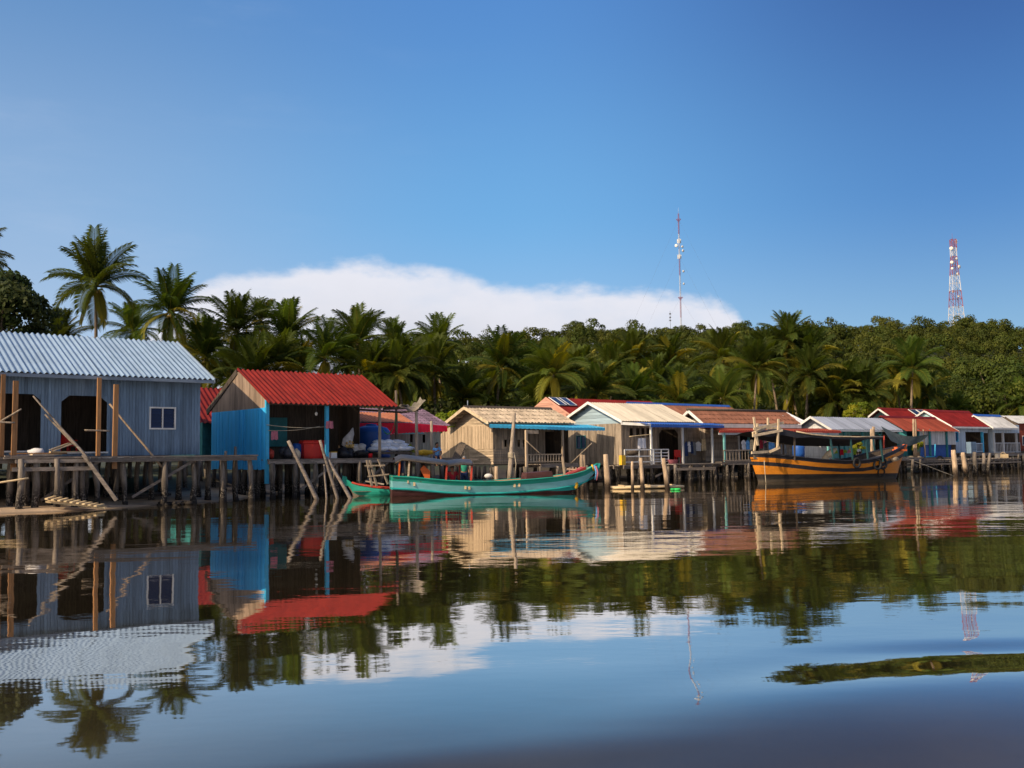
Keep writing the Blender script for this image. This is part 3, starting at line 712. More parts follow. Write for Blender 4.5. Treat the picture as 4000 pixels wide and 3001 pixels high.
# slats and driftwood on the sand
p = on_z(300, 1975, .18); p = Vector((p.x, p.y, gh(p.x, p.y) + .12)); mb = MB()
for k in range(9): mb.bar((-.95 + .2 * k, -.3 + rnd.uniform(-.06, .06), .30 - .035 * k), (-.78 + .2 * k, .35, .36 - .04 * k), .10, .05)
mb.bar((-1.0, -.1, .2), (.95, -.1, -.08), .06); mb.bar((-1.0, .25, .22), (.95, .25, -.06), .06)
tag(mb.build('slat_rack', 'bamboo', None, p, (0, 0, R(15))), 'broken slatted wooden rack lying on the sand under the jetty', 'rack')
for (u0, v0, u1, v1, lab) in ((470, 1948, 665, 1935, 'dark driftwood log lying on the sand beneath the grey house'), (330, 1972, 440, 1982, 'thin driftwood stick on the sand beside the slatted rack'), (560, 1972, 630, 1968, 'short black driftwood stick near the water edge')):
    a = on_z(u0, v0, .25); c = on_z(u1, v1, .25); a.z = gh(a.x, a.y) + .06; c.z = gh(c.x, c.y) + .06
    pole('driftwood', lab, a, c, .10 if 'log' in lab else .035, .06 if 'log' in lab else .025, 'dark_wood', 'driftwood', 'driftwood on the sand')
mb = MB(); p = on_z(680, 1952, .2); p.z = gh(p.x, p.y)
for k in range(14): mb.ball((rnd.uniform(-.7, .7), rnd.uniform(-.3, .3), rnd.uniform(0, .08)), (rnd.uniform(.08, .2), rnd.uniform(.08, .15), rnd.uniform(.04, .1)), 7, 5, noise=.2)
o = mb.build('shell_heap', 'pile_wood', None, p); tag(o, 'low heap of stones and shells on the sand under the deck', 'stones'); o['kind'] = 'stuff'

# ---- small red roofed house behind the gap
B = House('small_house', 'small dull red roofed house in the gap between the grey and blue houses', 790, 49, 38, 1010, 1790, (770, 1652), (690, 1512), 900, .3)
B.roof('deep_red_roof', .25, .03); B.wall('teal_paint'); B.shell('dark_wood'); B.gable('teal_paint', w=.3)
B.stilts(xs_(0, B.L, 4), (.1, 2), B.zf)

# ---- blue gabled house with the bright red roof
C = House('stilt_house', 'open fronted house with bright red roof and blue sheet metal gable', 1038, 43.5, 40, 1553, 1795, (1056, 1575), (930, 1443), 1412, .40)
C.roof('red_roof', .24, .034); C.under()
zsplit = C.f.side(960, 1600, 0)[1]
C.gable('blue_sheet', w=.22, z0=at(1038, 1830, 43.5).z - .03, ztop=zsplit, jit=.05, ragged=.05)
C.gable('ply_brown', x=.012, w=.35, z0=zsplit - .03, jit=.006)
mb = MB()                                            # rough black edge of the back slope
for k in range(7):
    y0 = C.yr + .1 + (C.D + C.ovf - C.yr) * k / 7; y1 = C.yr + .1 + (C.D + C.ovf - C.yr) * (k + 1.15) / 7
    mb.bar((C.xe - .01, y0, C.zr - C.sl * (y0 - C.yr) - .05), (C.xe - .01, y1, C.zr - C.sl * (y1 - C.yr) - .07 + rnd.uniform(-.03, .02)), .06, .26)
mb.build('verge', 'dark_wood', C.root)
mb = MB(); mb.bar((C.xe - .02, -C.ovf, C.ze + .02), (C.xe - .02, C.yr, C.zr + .02), .06, .10); mb.build('bargeboard', 'red_roof', C.root)
xp = C.f.X(1276); C.post(.05, .0, at(1038, 1890, 43.5).z, C.top(0), .075, 'bright_blue', sq=True); C.post(xp, 0, C.zf, C.top(0), .075, 'bright_blue', sq=True)
xw = C.f.front(1322, 1700, C.D * .55)[0]
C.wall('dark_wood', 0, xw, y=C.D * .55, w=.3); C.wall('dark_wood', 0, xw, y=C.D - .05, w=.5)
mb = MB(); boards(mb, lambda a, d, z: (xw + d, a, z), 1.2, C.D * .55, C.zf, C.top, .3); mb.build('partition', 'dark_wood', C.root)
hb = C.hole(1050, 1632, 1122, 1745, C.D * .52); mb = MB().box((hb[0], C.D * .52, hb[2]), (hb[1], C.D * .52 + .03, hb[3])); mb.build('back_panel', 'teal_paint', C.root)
MB().bar((0, -.02, C.top(0) - .09), (C.x1 - .2, -.02, C.top(0) - .09), .09, .13).build('eave_beam', 'dark_wood', C.root)
C.deck(0, C.L + .15, -.3, C.D * .75, C.zf, 'deck_wood')
C.stilts(xs_(.1, C.L, 7), (-.15, 1.2, 2.8), C.zf - .1); C.stilts(xs_(-.1, C.L, 5), (4.2, 5.6), C.zf - .1); C.stilts([0.02], xs_(1.0, C.D, 4), C.zf)
for (u, y, m) in ((1384, 1.9, 'grey_wood'), (1483, .05, 'grey_wood'), (1548, 1.7, 'dark_wood')):
    C.post(C.f.X(u, y), y, C.zf, C.top(y) - .12, .09 if u < 1400 else .075, m)
# bare pole frame continuing to the right
pz = C.ze - .12; xr = C.f.X(1655); pr = empty('pole_frame', 'bare grey pole frame carrying a fishing net beside the red roofed house', 'frame', (C.f.O.x, C.f.O.y, 0), C.f.a)
for (u, y) in ((1627, .4), (1686, 2.2)):
    x = C.f.X(u, y); MB().tube([(x, y, -1), (x + .02, y, 1.8), (x, y, pz - .05 if y < 1 else C.f.front(1686, 1645, 2.2)[1])], [.1, .085, .07]).build('post', 'grey_wood', pr)
mb = MB(); mb.tube([(C.L - .6, .3, pz + .02), (C.L + 1, .35, pz + .1), (xr + .1, .4, pz + .06)], .055); mb.tube([(C.L - 1.3, 1.8, pz + .05), (C.L + 1, 1.2, pz - .08), (xr, .45, pz - .02)], .05); mb.tube([(C.L + .2, .2, pz + .12), (C.L + .8, 2.2, pz + .24)], .05); mb.tube([(C.L + .1, -.2, pz + .18), (xr - .2, 1.0, pz + .22)], .05)
mb.build('rail', 'dark_wood', pr)
mb = MB(); xa, za = C.f.front(1569, 1596, .4); xb, zb_ = C.f.front(1652, 1568, .4); P = []
for j in range(7):
    t = j / 6; P.append([(xa + (xb - xa) * i / 12, .15 + .5 * t, za + .05 + (zb_ - za) * max(0, (i / 12 - .55) / .45) ** 1.3 + .07 * math.sin(i * 1.7 + j) * t - .28 * (math.sin(math.pi * i / 12) * math.sin(math.pi * t)) + .12 * t) for i in range(13)])
mb.grid(P); o = mb.build('fishing_net', 'net_mesh', None, C.f.O, (0, 0, C.f.a)); tag(o, 'pale fishing net draped over the end of the pole frame', 'net')

# ---- house with red awning between the blue and the beige house
D = House('awning_house', 'low house with purple tiled roof and scalloped red awning behind the pole frame', 1400, 52, 38, 1722, 1790, (1392, 1662), (1290, 1592), 1648, .3)
D.roof('purple_tile', .2, .03, rows=7)
D.wall('sage_board', holes=[D.hole(1602, 1697, 1612, 1728), D.hole(1651, 1698, 1661, 1730), D.hole(1330, 1690, 1400, 1790)], w=.3); D.shell('dark_wood'); D.gable('sage_board')
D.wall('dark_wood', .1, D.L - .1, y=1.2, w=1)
xa = D.f.X(1318, -1.1); xb = D.f.X(1747, -1.1); xo = D.f.X(1612, -1.0)
za = D.f.front(1318, 1652, -1.1)[1]; zc = D.f.front(1747, 1688, -1.1)[1]; zb2 = D.f.front(1600, 1652, -1.0)[1]; ztp = D.f.front(1560, 1612, .2)[1]
D.strip('lean_to_roof', 'orange_roof', xa - .2, xo, -1.05, zb2 + .03, .5, ztp)
mb = MB(); n = 66; P = []
for j in range(4):
    rw = []
    for i in range(n + 1):
        t = i / n; zt = (za + (zb2 - za) * min(1, t / .6)) + (zc - zb2 + .35) * max(0, (t - .6) / .4) ** 1.4 - .02; hh = (.62 - .28 * max(0, (t - .5) / .5))
        rw.append((xa + (xb - xa) * t, -1.1 - .02 * math.cos(i * math.pi) - .03 * j / 3, zt - hh * j / 3 + (.06 * abs(math.cos(i * math.pi / 2)) if j == 3 else 0)))
    P.append(rw)
mb.grid(P); mb.build('awning', 'red_cloth', D.root)
MB().tube([(xa, -1.08, za - .6), (xb - 1.5, -1.08, zb2 - .55)], .04).build('awning_rail', 'light_teal', D.root)
D.deck(-2, D.L, -2.2, 0, D.zf - .05); D.stilts(xs_(-1.8, D.L, 6), (-2, -.3, 2), D.zf - .1)

# ---- beige wooden house
E = House('wooden_house', 'weathered beige board house with fibre cement roof and bright blue awning sheet', 1927, 57, 38, 2222, 1814, (1907, 1650), (1813, 1590), 2151, .45)
E.roof('fibre_roof', .24, .032, rows=4, cap=1, capm='dark_wood'); E.under('beige_wood')
E.barge('pale_timber', h=.26)
zg = E.f.side(1870, 1664, 0)[1]; zl = E.f.side(1890, 1755, 0)[1]
E.gable('beige_plank', x=.015, w=.17, vert=False, z0=zg - .02); E.gable('beige_wood', w=.155, z0=zl, ztop=zg, y1=E.D + 1.6, jit=.03); E.gable('beige_plank', x=.01, w=.15, vert=False, ztop=zl, y1=E.yr + .4, jit=.02)
E.gable('beige_wood', x=.012, w=.16, ztop=zl + .02, y0=E.yr + .4, y1=E.D + 1.6)
xq = E.f.X(2056); slots = [E.hole(u, 1718, u + 9, 1746) for u in (1970, 1988, 2022, 2042)]
E.wall('grey_wood', 0, xq, z0=zl, holes=slots, w=.15, jit=.02); E.wall('grey_wood', 0, xq, z1=zl, w=.15, vert=False)
dh = E.hole(2130, 1687, 2176, 1773, 1.3); dw = (dh[0], dh[1], E.zf, dh[3])
E.wall('grey_wood', xq, E.L + .1, y=1.3, holes=[dw], w=.15); mb = MB(); boards(mb, lambda a, d, z: (xq + d, a, z), 0, 1.3, E.zf, E.top, .15); mb.build('wall', 'grey_wood', E.root)
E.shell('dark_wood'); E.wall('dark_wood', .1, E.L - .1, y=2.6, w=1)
MB().box((0, 0, E.zf - .06), (E.L, E.D, E.zf - .01)).build('floor', 'dark_wood', E.root)
ya = -1.5
zA = E.f.front(1911, 1657, -.5)[1]
xs0, zs0 = E.f.front(1911, 1658, -.55); xs1, zs1 = E.f.front(2363, 1664, ya)
mb = MB(); n = 90; P = []
for j in range(3):
    t = j / 2; P.append([(xs0 - .1 + (xs1 - xs0 + .1) * i / n, .1 + (ya - .1) * t * (.5 + .5 * min(1, i / 40)), E.ze - .06 + (zs1 - E.ze - .06) * t * (.35 + .65 * min(1, i / 60)) + .018 * math.cos(i * 2.1)) for i in range(n + 1)])
mb.grid(P)
rw = P[-1]; mb.grid([rw, [(p[0], p[1] - .01, p[2] - .17) for p in rw]]); mb.build('awning', 'bright_blue', E.root)
MB().bar((xq - .1, ya + .15, E.f.front(2060, 1676, ya)[1]), (xs1 - .1, ya + .15, zs1 - .22), .08).build('awning_beam', 'dark_wood', E.root)
for u in (2056, 2198): E.post(E.f.X(u, ya + .2), ya + .2, E.zf - .4, E.f.front(u, 1680, ya)[1], .06, 'beige_wood', sq=True)
zr_ = E.f.front(2100, 1776, ya + .2)[1]
E.railing(E.f.X(2062, ya + .2), E.f.X(2194, ya + .2), ya + .2, E.zf + .05, zr_, 'beige_plank', 12, w=.035)
mb = MB(); xv, zv = E.f.front(2060, 1681, ya + .25); xv2 = E.f.X(2104, ya + .25); mb.box((xv, ya + .22, zv - .2), (xv2, ya + .25, zv)); mb.build('valance', 'beige_wood', E.root)
E.deck(xq - .1, E.f.X(2260, ya), ya, 1.3, E.zf - .02)
E.stilts(xs_(.1, E.L, 6), (ya + .1, .1, 1.6), E.zf - .1); E.stilts(xs_(.1, E.L, 4), (3, 4.6), E.zf - .1); E.stilts([.05], xs_(.2, E.D + 1.5, 7), E.zf - .05)
pole('prop_pole', 'grey pole slanting from the porch deck up towards the blue awning end', E.f.wor(*E.f.front(2232, 1814, ya)[:1], ya, E.zf), at(2312, 1732, 57.3), .045, .035, 'grey_wood')
pole('prop_pole', 'thin brace slanting down from the porch post of the beige house', E.f.wor(E.f.X(2056, ya), ya, E.f.front(2056, 1722, ya)[1]), at(2112, 1775, 57.0), .04, .03, 'beige_wood')

# ---- cream roofed house with laundry porch
F = House('porch_house', 'cream metal roofed house with pale blue clapboard gable and railed laundry porch', 2429, 60.5, 38, 2655, 1815, (2428, 1645), (2296, 1572), 2583, .45)
F.roof('cream_roof', .2, .022); F.under()
F.barge('white_paint', h=.2)
zg = F.f.side(2330, 1658, 0)[1]
F.gable('blue_clap', x=.015, w=.2, vert=False, z0=zg); wh = F.f.side(2254, 1751, 0) + F.f.side(2287, 1703, 0); wh = (wh[2], wh[0], wh[1], wh[3])
F.gable('grey_wood', w=.15, ztop=zg, holes=[wh], jit=.02); F.window(wh, side=True, fm='teal_paint', fw=.03)
F.L = max(F.L, F.x1 - .3); slots = [F.hole(u, 1673, u + 12, 1706) for u in (2460, 2486, 2506, 2526, 2540)]
dF = F.hole(2576, 1678, 2648, 1789); dF = (dF[0], dF[1], F.zf, dF[3])
F.wall('grey_wood', 0, F.L, holes=slots + [dF], w=.15)
for sx_, e in ((dF[0], 1), (dF[1], -1)): MB().prism([(sx_, -.01, dF[3]), (sx_ + e * .3, -.01, dF[3]), (sx_, -.01, dF[3] - .28)], (0, .03, 0)).build('door_corner', 'grey_wood', F.root)
F.shell('dark_wood'); F.wall('dark_wood', .1, F.L - .1, y=2.2, w=1); MB().box((0, 0, F.zf - .06), (F.L, F.D, F.zf - .01)).build('floor', 'dark_wood', F.root)
yp = -1.6; xa = F.f.X(2432, -.5); xm = F.f.X(2545, yp); xb = F.f.X(2831, yp); zz = F.f.front(2545, 1656, yp)[1]
mb = MB(); mb.prism([(xa, -.4, F.ze - .05), (xm - .02, yp, zz + .02), (xm - .02, yp, zz - .14), (xa, -.4, F.ze - .22)], (.02, .03, 0)); mb.build('fascia', 'white_paint', F.root)
F.strip('porch_roof', 'royal_blue', xm - .5, xb, yp, zz - .02, -.3, F.ze - .06, .22, .03)
MB().box((xm, yp - .02, zz - .20), (xb, yp + .03, zz - .06)).build('porch_fascia', 'royal_blue', F.root)
for u, m in ((2544, 'white_paint'), (2668, 'white_board'), (2783, 'white_board')): F.post(F.f.X(u, yp + .15), yp + .15, F.zf - .3, zz - .1, .055, m, sq=True)
zt = F.f.front(2500, 1757, yp + .1)[1]; F.railing(F.f.X(2440, yp + .1), F.f.X(2552, yp + .1), yp + .1, F.zf + .1, zt, 'white_paint', vert=False, bars=1)
F.railing(F.f.X(2554, yp + .1), F.f.X(2611, yp + .1), yp + .1, F.zf + .1, zt, 'white_board', vert=False, bars=3)
xw0 = F.f.X(2675, .4); xw1 = F.f.X(2832, .4); F.wall('grey_wood', xw0, xw1, y=.4, z1=zz - .05, w=.17, vert=False)
F.deck(F.f.X(2432, yp), F.f.X(2820, yp), yp - .1, .1, F.zf - .02)
F.stilts(xs_(-.1, F.f.X(2820, yp), 8), (yp + .05, .1, 1.7), F.zf - .1); F.stilts([.05], xs_(1, F.D, 4), F.zf); F.stilts(xs_(.1, F.L, 4), (3.2, 4.6), F.zf)
# lower landing stage in front
K0 = Frame(2640, 57.6, 30); kz = at(2700, 1812, 58).z; kx = K0.X(2842); kr = empty('landing_stage', 'narrow lower landing stage on bare piles in front of the laundry porch', 'jetty', (K0.O.x, K0.O.y, 0), K0.a)
mb = MB()
for i in range(5): mb.box((0, .02 + i * .22, kz - .05), (kx + rnd.uniform(-.1, .1), .02 + i * .22 + .19, kz))
mb.build('deck', 'deck_wood', kr)
b_ = MB(); b_.bar((-.1, 0, kz - .30), (kx * .75, 0, kz - .30), .07, .16); b_.build('beam', 'deck_wood', kr)
for x in xs_(.1, kx, 5):
    for y in (.1, 1.0): link('stilt', pile_mesh('pile_wood', rnd.randrange(7), kz - .05), kr, (x, y, 0), (0, 0, rnd.uniform(0, 6)))

# ---- houses further back whose roofs show between the others
G = House('back_house', 'salmon clapboard house with dark red roof and solar panels behind the cream roof', 2215, 70, 39, 2560, 1790, (2233, 1625), (2132, 1554), 2540, .4)
G.roof('deep_red_roof', .2, .025); G.barge('salmon_clap', h=.25); G.gable('salmon_clap', w=.18, vert=False); G.wall('salmon_clap', w=.18, vert=False); G.shell('dark_wood'); G.stilts(xs_(0, G.L, 4), (.1, 2.5), G.zf)
def solar(hs, u0, v0, u1, lab, n=1, wid=1.0, ln=1.3):
    y = hs.yr - .15; x = hs.f.front(u0, v0, y)[0]; r = empty('solar_panel', lab, 'solar panel', hs.f.wor(x, 0, 0), hs.f.a, 'solar panels on red roofs')
    up = Vector((0, hs.sl * -1, 1)).normalized(); dn = Vector((0, -1, -hs.sl)).normalized(); p0 = Vector((0, y, hs.zr - hs.sl * .15)) + up * .10
    def q(a, b, c): return p0 + Vector((a, 0, 0)) + dn * b + up * c
    mb = MB(); mb.prism([q(0, 0, 0), q(wid, 0, 0), q(wid, ln, 0), q(0, ln, 0)], up * .02); mb.build('cells', 'solar', r)
    f = MB()
    for a, b in (((0, 0), (wid, 0)), ((0, ln), (wid, ln)), ((0, 0), (0, ln)), ((wid, 0), (wid, ln))): f.bar(q(a[0], a[1], .012), q(b[0], b[1], .012), .05, .05)
    f.build('frame', 'white_paint', r)
solar(G, 2142, 1556, 0, 'left solar panel near the gable of the dark red roof behind the cream roof'); solar(G, 2170, 1556, 0, 'right solar panel on the dark red roof behind the cream roof')
BR = House('back_house', 'long brown corrugated roof of a house directly behind the cream roofed house', 2570, 69, 39, 2900, 1790, (2556, 1640), (2450, 1575), 2846, .4)
BR.roof('brown_roof', .22, .03, cap=1, capm='royal_blue'); BR.wall('grey_wood'); BR.gable('grey_wood'); BR.shell('dark_wood'); BR.stilts(xs_(0, BR.L, 4), (.1, 2.5), BR.zf)
WR = House('back_house', 'house with white metal roof showing above the brown roof at its right end', 2790, 74, 39, 3120, 1790, (2790, 1654), (2690, 1601), 3073, .4)
WR.roof('white_roof', .3, .02); WR.wall('white_board'); WR.gable('white_board'); WR.shell('dark_wood'); WR.stilts(xs_(0, WR.L, 4), (.1, 2.5), WR.zf)

# ---- brown roofed house with red awning strip
H = House('porch_house', 'brown roofed house with red awning strip and clothes drying on its porch', 2757, 65, 34, 3120, 1802, (2746, 1654), (2688, 1603), 3067, .4)
H.roof('brown_roof', .2, .028, rows=3); H.barge('white_paint', h=.3); H.gable('grey_wood', w=.2)
mb = MB().tube([(H.xe - .1, H.yr, H.zr + .06), (H.x1, H.yr, H.zr + .06)], .09); mb.build('ridge_cap', 'dark_wood', H.root)
H.fascia('white_paint', H.xe, H.x1, -.45, H.ze - .02, .26)
dH = H.hole(2888, 1690, 2962, 1790); dH = (dH[0], dH[1], H.zf, dH[3]); H.wall('grey_wood', 0, H.L, holes=[dH], w=.18, vert=False)
H.post(dH[0] - .05, -.03, H.zf, dH[3], .06, 'white_board', sq=True, name='door_post'); H.post((dH[0] + dH[1]) / 2, .02, H.zf, dH[3], .06, 'light_teal', sq=True, name='door_post')
H.shell('dark_wood'); H.wall('dark_wood', .1, H.L - .1, y=2, w=1); MB().box((0, 0, H.zf - .06), (H.L, H.D, H.zf - .01)).build('floor', 'dark_wood', H.root)
yp = -1.9; xa = H.f.X(2812, yp); xb = H.f.X(3288, yp); zz = H.f.front(2900, 1682, yp)[1]
H.strip('porch_roof', 'rust_roof', xa, xb, yp, zz, -.1, H.ze - .3, .22, .03); MB().box((xa, yp - .02, zz - .14), (xb, yp + .02, zz - .02)).build('porch_fascia', 'red_paint', H.root)
MB().box((xa, yp + .05, zz - .28), (xb - .2, yp + .09, zz - .15)).build('porch_beam', 'white_board', H.root)
for u in (2830, 3105, 3235): H.post(H.f.X(u, yp + .1), yp + .1, H.zf - .3, zz - .1, .06, 'light_teal', sq=True)
H.railing(H.f.X(2826, yp), H.f.X(2935, yp), yp, H.zf - .02, H.f.front(2880, 1759, yp)[1], 'grey_wood', 9); H.deck(H.f.X(2815, yp), H.L + 1, yp - .1, .1, H.zf - .03)
H.stilts(xs_(.6, H.L + 1, 9), (yp, -.1, 1.8), H.zf - .1); H.stilts(xs_(0, H.L, 4), (3.4, 5), H.zf)

# ---- silver roofed house
I = House('porch_house', 'silver metal roofed house with pale plank gable and teal walls behind the orange boat', 3250, 71, 39, 3515, 1792, (3248, 1678), (3165, 1628), 3443, .4)
I.roof('silver_roof', .28, .012, wave='rib'); I.barge('white_paint', h=.2); I.gable('white_board', w=.2, vert=False)
I.wall('light_teal', 0, I.L, y=1.4, w=.2, holes=[I.hole(3330, 1700, 3370, 1790, 1.4), I.hole(3420, 1700, 3470, 1790, 1.4)]); I.shell('dark_wood'); I.wall('dark_wood', .1, I.L - .1, y=2.4, w=1)
I.fascia('white_paint', I.xe, I.x1, -.42, I.ze - .02, .12)
for u in (3300, 3370, 3440, 3510): I.post(I.f.X(u), 0, I.zf, I.top(0), .06, 'teal_paint', sq=True)
I.deck(-.5, I.L + .3, -1.6, 1.4, I.zf - .02); I.stilts(xs_(0, I.L, 8), (-1.5, 0, 1.6), I.zf - .1); I.stilts(xs_(0, I.L, 4), (3.2, 5), I.zf)

# ---- rust red lean house
J = House('porch_house', 'house with broad rust red roof, white boards and teal posts right of the silver roof', 3545, 78.5, 39, 3735, 1790, (3537, 1684), (3439, 1628), 3651, .4)
J.roof('rust_roof', .22, .015, cap=1, capm='deep_red_roof'); J.barge('white_paint', J.x1, h=.16); J.gable('teal_paint', w=.2)
zt = J.f.front(3640, 1738, 0)[1]
J.wall('white_board', J.f.X(3590), J.L, z0=zt, w=.17); J.wall('teal_paint', 0, J.L, y=1.3, w=.2); J.wall('royal_blue', J.f.X(3610), J.L, z1=zt, y=.4, w=.2); J.shell('dark_wood')
for u in (3590, 3634, 3700): J.post(J.f.X(u, -.1), -.1, J.zf, J.top(0), .07, 'teal_paint', sq=True)
J.deck(-.4, J.L + .3, -.6, 1.3, J.zf - .02); J.stilts(xs_(0, J.L, 6), (-.5, .5, 2), J.zf - .1)

Kk = House('back_house', 'red roofed house with cyan gable and solar panels behind the rust red roof', 3515, 93, 39, 3720, 1785, (3506, 1648), (3430, 1596), 3665, .4)
Kk.roof('deep_red_roof', .22, .02, cap=1, capm='red_roof'); Kk.barge('white_paint', h=.22); Kk.gable('cyan_clap', w=.2, vert=False); Kk.wall('cyan_clap'); Kk.shell('dark_wood'); Kk.stilts(xs_(0, Kk.L, 4), (.1, 2.5), Kk.zf)
solar(Kk, 3545, 1602, 0, 'left solar panel on the red roof with the cyan gable', wid=1.3, ln=1.4); solar(Kk, 3576, 1602, 0, 'right solar panel on the red roof with the cyan gable', wid=1.3, ln=1.4)

Lh = House('porch_house', 'white plank house with large deep red roof and blue railed veranda', 3708, 84.5, 39, 3862, 1770, (3718, 1666), (3610, 1604), 3784, .5)
Lh.roof('deep_red_roof', .22, .02, cap=1, capm='red_roof'); Lh.barge('white_paint', h=.2); Lh.gable('cyan_clap', w=.2, vert=False)
wL = Lh.hole(3720, 1690, 3740, 1724); vL = Lh.hole(3772, 1688, 3836, 1730); vL = (vL[0], vL[1], Lh.zf, vL[3]); vR = Lh.hole(3842, 1692, 3860, 1770); vR = (vR[0], vR[1], Lh.zf, vR[3])
Lh.wall('pale_blue_board', -.1, Lh.L, holes=[wL, vL, vR], w=.16); Lh.window(wL, fm='bright_blue', mull=1)
Lh.fascia('white_paint', Lh.xe, Lh.x1, -.5, Lh.ze - .01, .14); Lh.shell('dark_wood'); Lh.wall('dark_wood', .1, Lh.L - .1, y=1.6, w=1)
Lh.post(vL[1] - .1, -.04, Lh.zf, vL[3], .09, 'bright_blue', sq=True); Lh.railing(vL[0], vL[1], -.08, Lh.zf, Lh.f.front(3800, 1733, 0)[1], 'pale_blue_board', 14)
Lh.deck(-.4, Lh.L + .5, -1.2, .1, Lh.zf - .05); Lh.stilts(xs_(0, Lh.L, 6), (-1, .1, 1.7), Lh.zf - .1)

M_ = House('porch_house', 'pale grey roofed house with shaded veranda and white baluster railing', 3882, 89, 39, 3985, 1770, (3879, 1671), (3803, 1622), 3905, .5)
M_.roof('pale_grey_roof', .22, .02, cap=1, capm='royal_blue'); M_.barge('white_paint', h=.16); M_.gable('pale_blue_board')
zv = M_.f.front(3930, 1692, 0)[1]
M_.wall('pale_blue_board', 0, M_.L, z0=zv, w=.15); M_.wall('dark_wood', 0, M_.L, y=1.5, w=.6); M_.shell('dark_wood')
for u in (3884, 3920, 3972): M_.post(M_.f.X(u, -.02), -.02, M_.zf, zv + .05, .08, 'white_board', sq=True)
M_.railing(.1, M_.L - .1, -.05, M_.zf, M_.f.front(3930, 1731, 0)[1], 'white_board', 18); M_.fascia('white_paint', M_.xe, M_.x1, -.5, M_.ze - .01, .14)
M_.deck(-.4, M_.L + .5, -1.2, 1.5, M_.zf - .05); M_.stilts(xs_(0, M_.L, 6), (-1, .1, 1.7), M_.zf - .1)

N = House('porch_house', 'orange red board house with a white framed window at the right edge', 3976, 94, 30, 4200, 1762, (3975, 1654), (3905, 1624), 4180, .4)
N.roof('pale_grey_roof', .22, .02); wN = N.hole(3995, 1705, 4020, 1738); N.wall('rust_roof', 0, N.L, holes=[wN], w=.2, vert=False); N.window(wN); N.gable('rust_roof', w=.2, vert=False); N.shell('dark_wood')
N.deck(-.4, N.L, -1.2, .1, N.zf - .05); N.railing(-.2, 4, -1.15, N.zf, N.zf + .85, 'grey_wood', 14); N.stilts(xs_(0, 8, 6), (-1, .1, 1.7), N.zf - .1)

# long walkway in front of the right hand houses
W0 = Frame(3535, 75.5, 36); wz = at(3700, 1795, 79).z; wx = W0.X(3985); wr = empty('walkway', 'long plank walkway on thin piles in front of the right hand houses', 'walkway', (W0.O.x, W0.O.y, 0), W0.a)
mb = MB()
for i in range(int(wx / .22)): mb.box((i * .22, rnd.uniform(-.08, .05), wz - .05), (i * .22 + .2, 1.5, wz + rnd.uniform(-.01, .01)))
mb.build('deck', 'deck_wood', wr); b_ = MB(); b_.bar((0, .1, wz - .14), (wx, .1, wz - .14), .08, .14); b_.bar((0, -.03, wz - .36), (wx, -.03, wz - .36), .07, .12); b_.build('beam', 'deck_wood', wr)
for x in xs_(.1, wx - .1, 18):
    for y in (.1, 1.3): link('stilt', pile_mesh('pile_wood', rnd.randrange(7), wz - .06), wr, (x + rnd.uniform(-.25, .25), y, 0), (0, 0, rnd.uniform(0, 6)))

FH = F
for hs, x0, x1, y in ((A, -3.2, -.8, -1.6), (A, -6.4, -4.4, -1.6), (C, 1.6, 3.4, -.2), (C, 4.6, 6.2, -.2), (E, 3.2, 4.8, -1.45), (F, 1.2, 2.9, -1.6), (H, 3.2, 5.0, -1.95), (I, 4, 6, -1.55)):
    MB().bar((x0, y - .02, .35), (x1, y - .02, hs.zf - .2), .06, .10).build('brace', 'deck_wood', hs.root)
